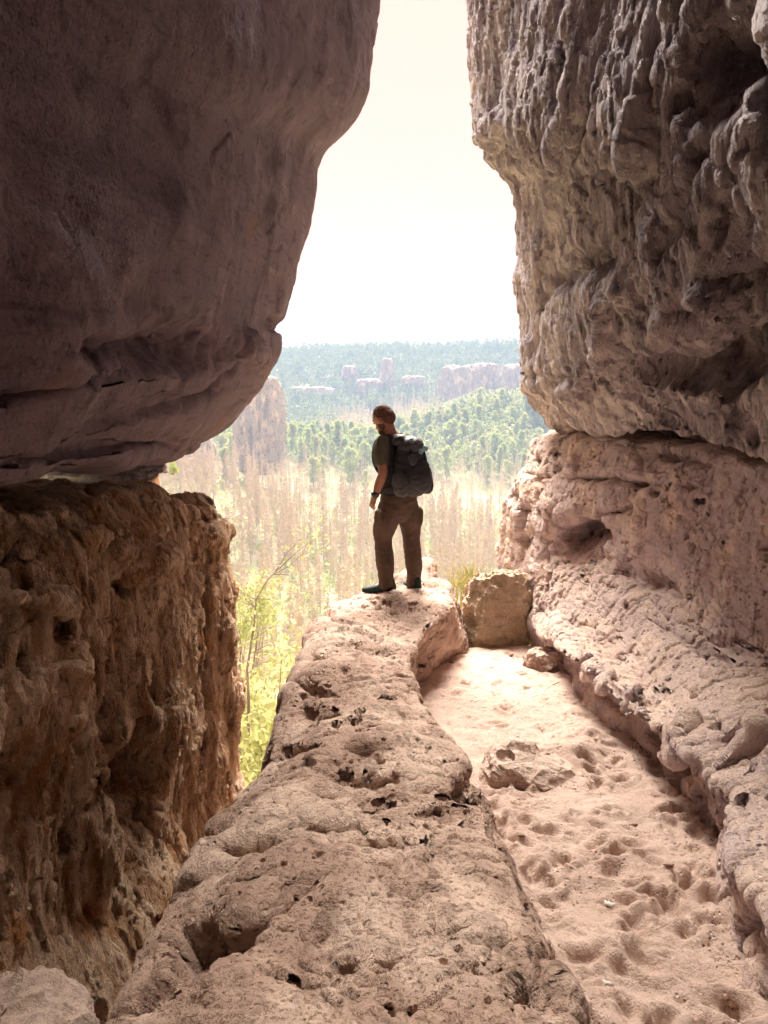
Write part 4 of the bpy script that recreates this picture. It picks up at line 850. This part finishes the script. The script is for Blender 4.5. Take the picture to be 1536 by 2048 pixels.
def shoe(c, d, nm='shoe'):
    d = np.array(d, float); d /= np.linalg.norm(d); s = np.cross(d, UP); A = [s, d, UP]
    up_ = [tube([c-d*.075+UP*.055, c-d*.02+UP*.055, c+d*.06+UP*.045, c+d*.135+UP*.036, c+d*.185+UP*.032], [(.036, .045), (.042, .045), (.046, .036), (.047, .028), (.036, .02)], s), tube([c-d*.055+UP*.06, c-d*.045+UP*.115], [(.042, .05), (.042, .052)], s)]
    o = fuse(nm, up_, M['shoe'], man, base, .005, 3)
    V_, F_ = tube([c-d*.095+UP*.012, c-d*.04+UP*.012, c+d*.05+UP*.012, c+d*.14+UP*.013, c+d*.195+UP*.02], [(.034, .013), (.040, .014), (.040, .013), (.051, .013), (.034, .011)], s, 16, 4)
    mesh_obj('sole', V_-base, F_, M['sole'], o)
    for k in range(4):
        q = c+d*(.03+.028*k)+UP*(.088-.010*k); V_, F_ = tube([q-s*.024, q+UP*.004, q+s*.024], [.0035]*3, d, 6, 2); mesh_obj('lace', V_-base, F_, M['packgrey'], o)
shoe(np.array([FL[0]+.03, FL[1], FL[2]-.002]), (-1, .12, 0)); shoe(np.array([FR[0]+.03, FR[1]-.01, FR[2]-.002]), (-.62, .78, 0))
wd = (hL-wL)/np.linalg.norm(hL-wL); q = wL-wd*.012
V_, F_ = tube([q-wd*.011, q+wd*.011], [(.033, .033), (.033, .033)], FW, 20, 3); wa = mesh_obj('watch', V_-base, F_, M['watch'], man); V_, F_ = ell(q+np.array([-.025, -.022, 0]), (.016, .016, .019), None, 10, 5); mesh_obj('dial', V_-base, F_, M['watch'], wa)
V_, F_ = tube([hipc+UP*.065, hipc+UP*.10], [(.176, .130), (.174, .128)], RT, 32, 3); mesh_obj('belt', V_-base, F_, M['strap'], man)

# the rucksack on his back, a thing of its own
tilt = (UP*.985-FW*-.16); tilt = UP*.98+FW*.10; tilt /= np.linalg.norm(tilt); bk = -FW; PA = [RT, -(np.cross(tilt, RT)), tilt]
pc = chest-FW*.205+RT*.01-UP*.05
pkb = pc-UP*.32; pk = empty('backpack', pkb); tag(pk, 'full black hiking rucksack with pale blue cloth, carried by the man', 'backpack')
def pp(a, b, c): return pc+RT*a*.86+bk*b*.95+tilt*c*.95
fold = lambda p: .012*fbm(p, 8, 4)+.006*fbm(p, 18, 3, .5, (1, 1, 1.5), 3, True)
fuse('main_compartment', [ell(pp(0, 0, -.03), (.140, .130, .255), PA, 18, 2.15), ell(pp(.01, .03, -.12), (.150, .148, .165), PA, 16, 2.1)], M['pack'], pk, pkb, .007, 5, fold)
fuse('lid', [ell(pp(-.01, .02, .165), (.112, .12, .08), PA, 16, 2.0), ell(pp(-.07, -.04, .215), (.08, .07, .05), PA, 12, 2.2)], M['packgrey'], pk, pkb, .006, 4, fold)
fuse('front_pocket', [ell(pp(.015, .125, -.10), (.10, .045, .14), PA, 16, 2.4)], M['pack'], pk, pkb, .006, 4, fold)
for sg in (-1, 1): fuse('side_pocket', [ell(pp(.165*sg, .015, -.17), (.04, .085, .11), PA, 14, 3)], M['packgrey'] if sg < 0 else M['pack'], pk, pkb, .006, 4, fold)
fuse('back_panel', [ell(pp(0, -.13, -.02), (.155, .035, .27), PA, 16, 4)], M['strap'], pk, pkb, .007, 3)
for sg in (-1, 1):
    V_, F_ = tube([pp(.075*sg, -.12, .20), chest+RT*.10*sg+UP*.165-FW*.02, chest+RT*.115*sg+UP*.13+FW*.10, chest+RT*.13*sg+FW*.135-UP*.02, chest+RT*.17*sg+FW*.03-UP*.12, pp(.14*sg, -.10, -.17)], [(.012, .034), (.014, .036), (.013, .034), (.010, .028), (.008, .018), (.008, .014)], bk, 14, 6)
    mesh_obj('shoulder_strap', V_-pkb, F_, M['pack'], pk)
V_, F_ = tube([pp(-.04, -.11, .20), pp(-.025, -.12, .255), pp(.025, -.12, .255), pp(.04, -.11, .20)], [(.012, .012)]*4, bk, 10, 5); mesh_obj('haul_loop', V_-pkb, F_, M['strap'], pk)
for (a, b, c) in ((pp(-.09, .10, .15), pp(-.09, .125, .03), pp(-.09, .14, -.07)), (pp(.07, .115, .15), pp(.075, .135, .05), pp(.08, .150, -.06)), (pp(-.168, -.08, .05), pp(-.172, .02, .02), pp(-.14, .11, .0))):
    V_, F_ = tube([a, b, c], [(.011, .004)]*3, RT if abs((a-c)@RT) < .1 else tilt, 8, 5); mesh_obj('compression_strap', V_-pkb, F_, M['strap'], pk)
fuse('blue_cloth', [ell(pp(.055, .125, .145), (.05, .02, .026), PA, 10, 2.5), ell(pp(.02, .13, .13), (.025, .018, .03), PA, 10, 2.2)], M['blue'], pk, pkb, .004, 2, lambda p: .01*fbm(p, 30, 3))
fuse('hip_belt', [tube([pp(.16*sg, -.11, -.235), hipc+RT*.19*sg+UP*.10, hipc+RT*.12*sg+FW*.13+UP*.09], [(.012, .04), (.012, .034), (.008, .02)], bk, 12, 5) for sg in (-1, 1)], M['strap'], pk, pkb, .005, 2)
fuse('hanging_pouch', [ell(pp(-.10, .135, .06), (.045, .018, .05), PA, 10, 2.4), tube([pp(-.10, .12, .15), pp(-.09, .14, .08)], [.006, .006])], M['packgrey'], pk, pkb, .004, 2, lambda p: .01*fbm(p, 22, 3))

# ------------------------------------------------------------------ small things on the sand and rock
dg.update()
bsand = BVHTree.FromObject(sand, dg)
M['leaf'] = plain('dry_brown_leaf', (0.22, 0.10, 0.05), .8, .4, 30); M['paleleaf'] = plain('bleached_leaf', (0.85, 0.80, 0.72), .7, .1, 30); M['twig'] = plain('dry_twig', (0.42, 0.28, 0.19), .9, .3, 30)
def gpt(px, py, tree=None):
    d = ray(px, py); h = (tree or bsand).ray_cast(Vector((0, 0, H)), Vector(d)); return np.array(h[0]) if h[0] is not None else PS(px, py, *SAND)
def leaf(px, py, s, mat, lab, seed, grp='dry leaves on the sand'):
    rs = np.random.RandomState(seed); c = gpt(px, py); n = 13; a0 = rs.uniform(0, 6.28); V = []; 
    for k in range(n):
        a = 2*PI*k/n; r = s*(1+.35*math.cos(a*5+seed))*(.62+.38*abs(math.cos(a))); V.append((r*math.cos(a)*math.cos(a0)-r*math.sin(a)*.7*math.sin(a0), r*math.cos(a)*math.sin(a0)+r*math.sin(a)*.7*math.cos(a0), .006+.35*s*rs.uniform(.1, 1)*abs(math.cos(a))))
    V.append((0, 0, .012)); V = np.array(V); W2 = V-np.array([0, 0, .0022]); fs = [(k, (k+1) % n, n) for k in range(n)]; m = n+1
    fs += [(m+(k+1) % n, m+k, m+n) for k in range(n)]+[(k, m+k, m+(k+1) % n, (k+1) % n) for k in range(n)]
    o = mesh_obj('dry_leaf', np.concatenate([V, W2]), fs, mat); o.location = tuple(c+np.array([0, 0, .004])); tag(o, lab, 'leaf', grp)
leaf(1217, 1812, .026, M['paleleaf'], 'white bleached leaf lying alone in the trodden sand', 1); leaf(1216, 1972, .016, M['paleleaf'], 'small pale leaf scrap near the bottom of the sand path', 2)
leaf(1265, 1655, .026, M['leaf'], 'curled dark leaf in the middle of the sand path', 3); leaf(1338, 1736, .020, M['leaf'], 'dark leaf just above the top of the long twig', 4)
leaf(1463, 2012, .030, M['leaf'], 'brown leaf at the bottom right where sand meets ledge', 5); leaf(904, 1328, .034, M['leaf'], 'brown leaf at the far left edge of the sand beside the spur', 6)
leaf(1022, 1312, .028, M['leaf'], 'brown leaf in front of the mossy boulder', 7); leaf(1176, 1385, .03, M['leaf'], 'leaf scrap under the far end of the ledge', 8); leaf(1043, 1676, .016, M['leaf'], 'dark leaf crumb beside the spur flank', 9); leaf(1232, 1455, .022, M['leaf'], 'dark leaf above the leaf litter at the ledge foot', 10)
rs = np.random.RandomState(12); LV = []; LF_ = []
for k in range(170):                           # leaf litter caught in the nook under the ledge
    c = gpt(1295+rs.normal()*26, 1500+rs.normal()*16)+np.array([0, 0, .006]); a = rs.normal(size=3); a /= np.linalg.norm(a); b_ = np.cross(a, rs.normal(size=3)); b_ /= np.linalg.norm(b_); s_ = rs.uniform(.006, .016)
    n_ = len(LV); LV += [c-a*s_, c+b_*s_*.5, c+a*s_, c-b_*s_*.5]; LF_.append((n_, n_+1, n_+2, n_+3))
tag(mesh_obj('leaf_litter', LV, LF_, M['leaf'], smooth=False), 'reddish brown leaf litter gathered in the nook under the ledge', 'leaf litter', None, 'stuff')
def twig(pxs, r, lab, side=None):
    pts = [gpt(*q)+np.array([0, 0, r*.8+.003]) for q in pxs]; b0 = pts[0].copy(); V_, F_ = tube(pts, [r*(1-.5*k/len(pts)) for k in range(len(pts))], (1, 0, .01), 8, 6)
    parts = [(V_, F_)]
    if side: q = [gpt(*z)+np.array([0, 0, r+.004]) for z in side]; parts.append(tube(q, [r*.6]*len(q), (1, 0, .01), 6, 4))
    vs_ = []; fs_ = []; o_ = 0
    for a, f in parts: vs_.append(a); fs_ += [tuple(i+o_ for i in t) for t in f]; o_ += len(a)
    o = mesh_obj('twig', np.concatenate(vs_)-b0, fs_, M['twig']); o.location = tuple(b0); tag(o, lab, 'twig', 'twigs on the sand')
twig([(1357, 1762), (1354, 1800), (1358, 1840), (1368, 1870), (1385, 1897)], .0042, 'long curved bare twig lying along the sand path', [(1358, 1790), (1361, 1776)])
twig([(1280, 1872), (1310, 1862), (1336, 1850)], .0016, 'thin pale twig left of the long curved one'); twig([(1428, 1912), (1434, 1950)], .0018, 'short thin twig low on the right side of the sand')
twig([(1088, 1386), (1105, 1372), (1120, 1366)], .006, 'short dark forked stick on the far sand near the stone block')
rs = np.random.RandomState(31)
for i_, (px_, py_, s_) in enumerate(((1106, 1918, .012), (1152, 1916, .016), (1165, 1960, .012), (1390, 1420, .014), (1098, 1640, .016), (1055, 1668, .010))):
    c = gpt(px_, py_); 
    tag(blob('pebble', (c[0], c[1], c[2]+s_*.3), (s_, s_*.8, s_*.6), M['ridge'], 40+i_, .15, 1.5, n=(14, 20), det=0.0), ('dark pebble against the spur foot, lower of two', 'larger pebble beside the spur near the bottom', 'pebble below the larger one at the spur foot', 'pebble on the ledge lip', 'pebble on the sand beside the spur', 'tiny pebble nearest the spur flank')[i_], 'pebble', 'pebbles along the spur')

# ------------------------------------------------------------------ the hazy air
hm = bpy.data.materials.new('hazy_air'); hm.use_nodes = True; hn = hm.node_tree; hn.nodes.clear()
ho = hn.nodes.new('ShaderNodeOutputMaterial'); pv = hn.nodes.new('ShaderNodeVolumePrincipled'); pv.inputs['Color'].default_value = (0.42, 0.63, 1.0, 1); pv.inputs['Density'].default_value = 0.0006; pv.inputs['Anisotropy'].default_value = 0.0
hn.links.new(pv.outputs[0], ho.inputs['Volume'])
x0, x1, y0, y1, z0, z1 = -1600, 1600, -1600, 1600, -140, 75
Vb = [(x, y, z) for x in (x0, x1) for y in (y0, y1) for z in (z0, z1)]
hz_ = mesh_obj('haze', Vb, [(0, 1, 3, 2), (4, 6, 7, 5), (0, 4, 5, 1), (2, 3, 7, 6), (0, 2, 6, 4), (1, 5, 7, 3)], hm, smooth=False); tag(hz_, 'pale blue haze filling the valley air', 'haze', None, 'stuff')
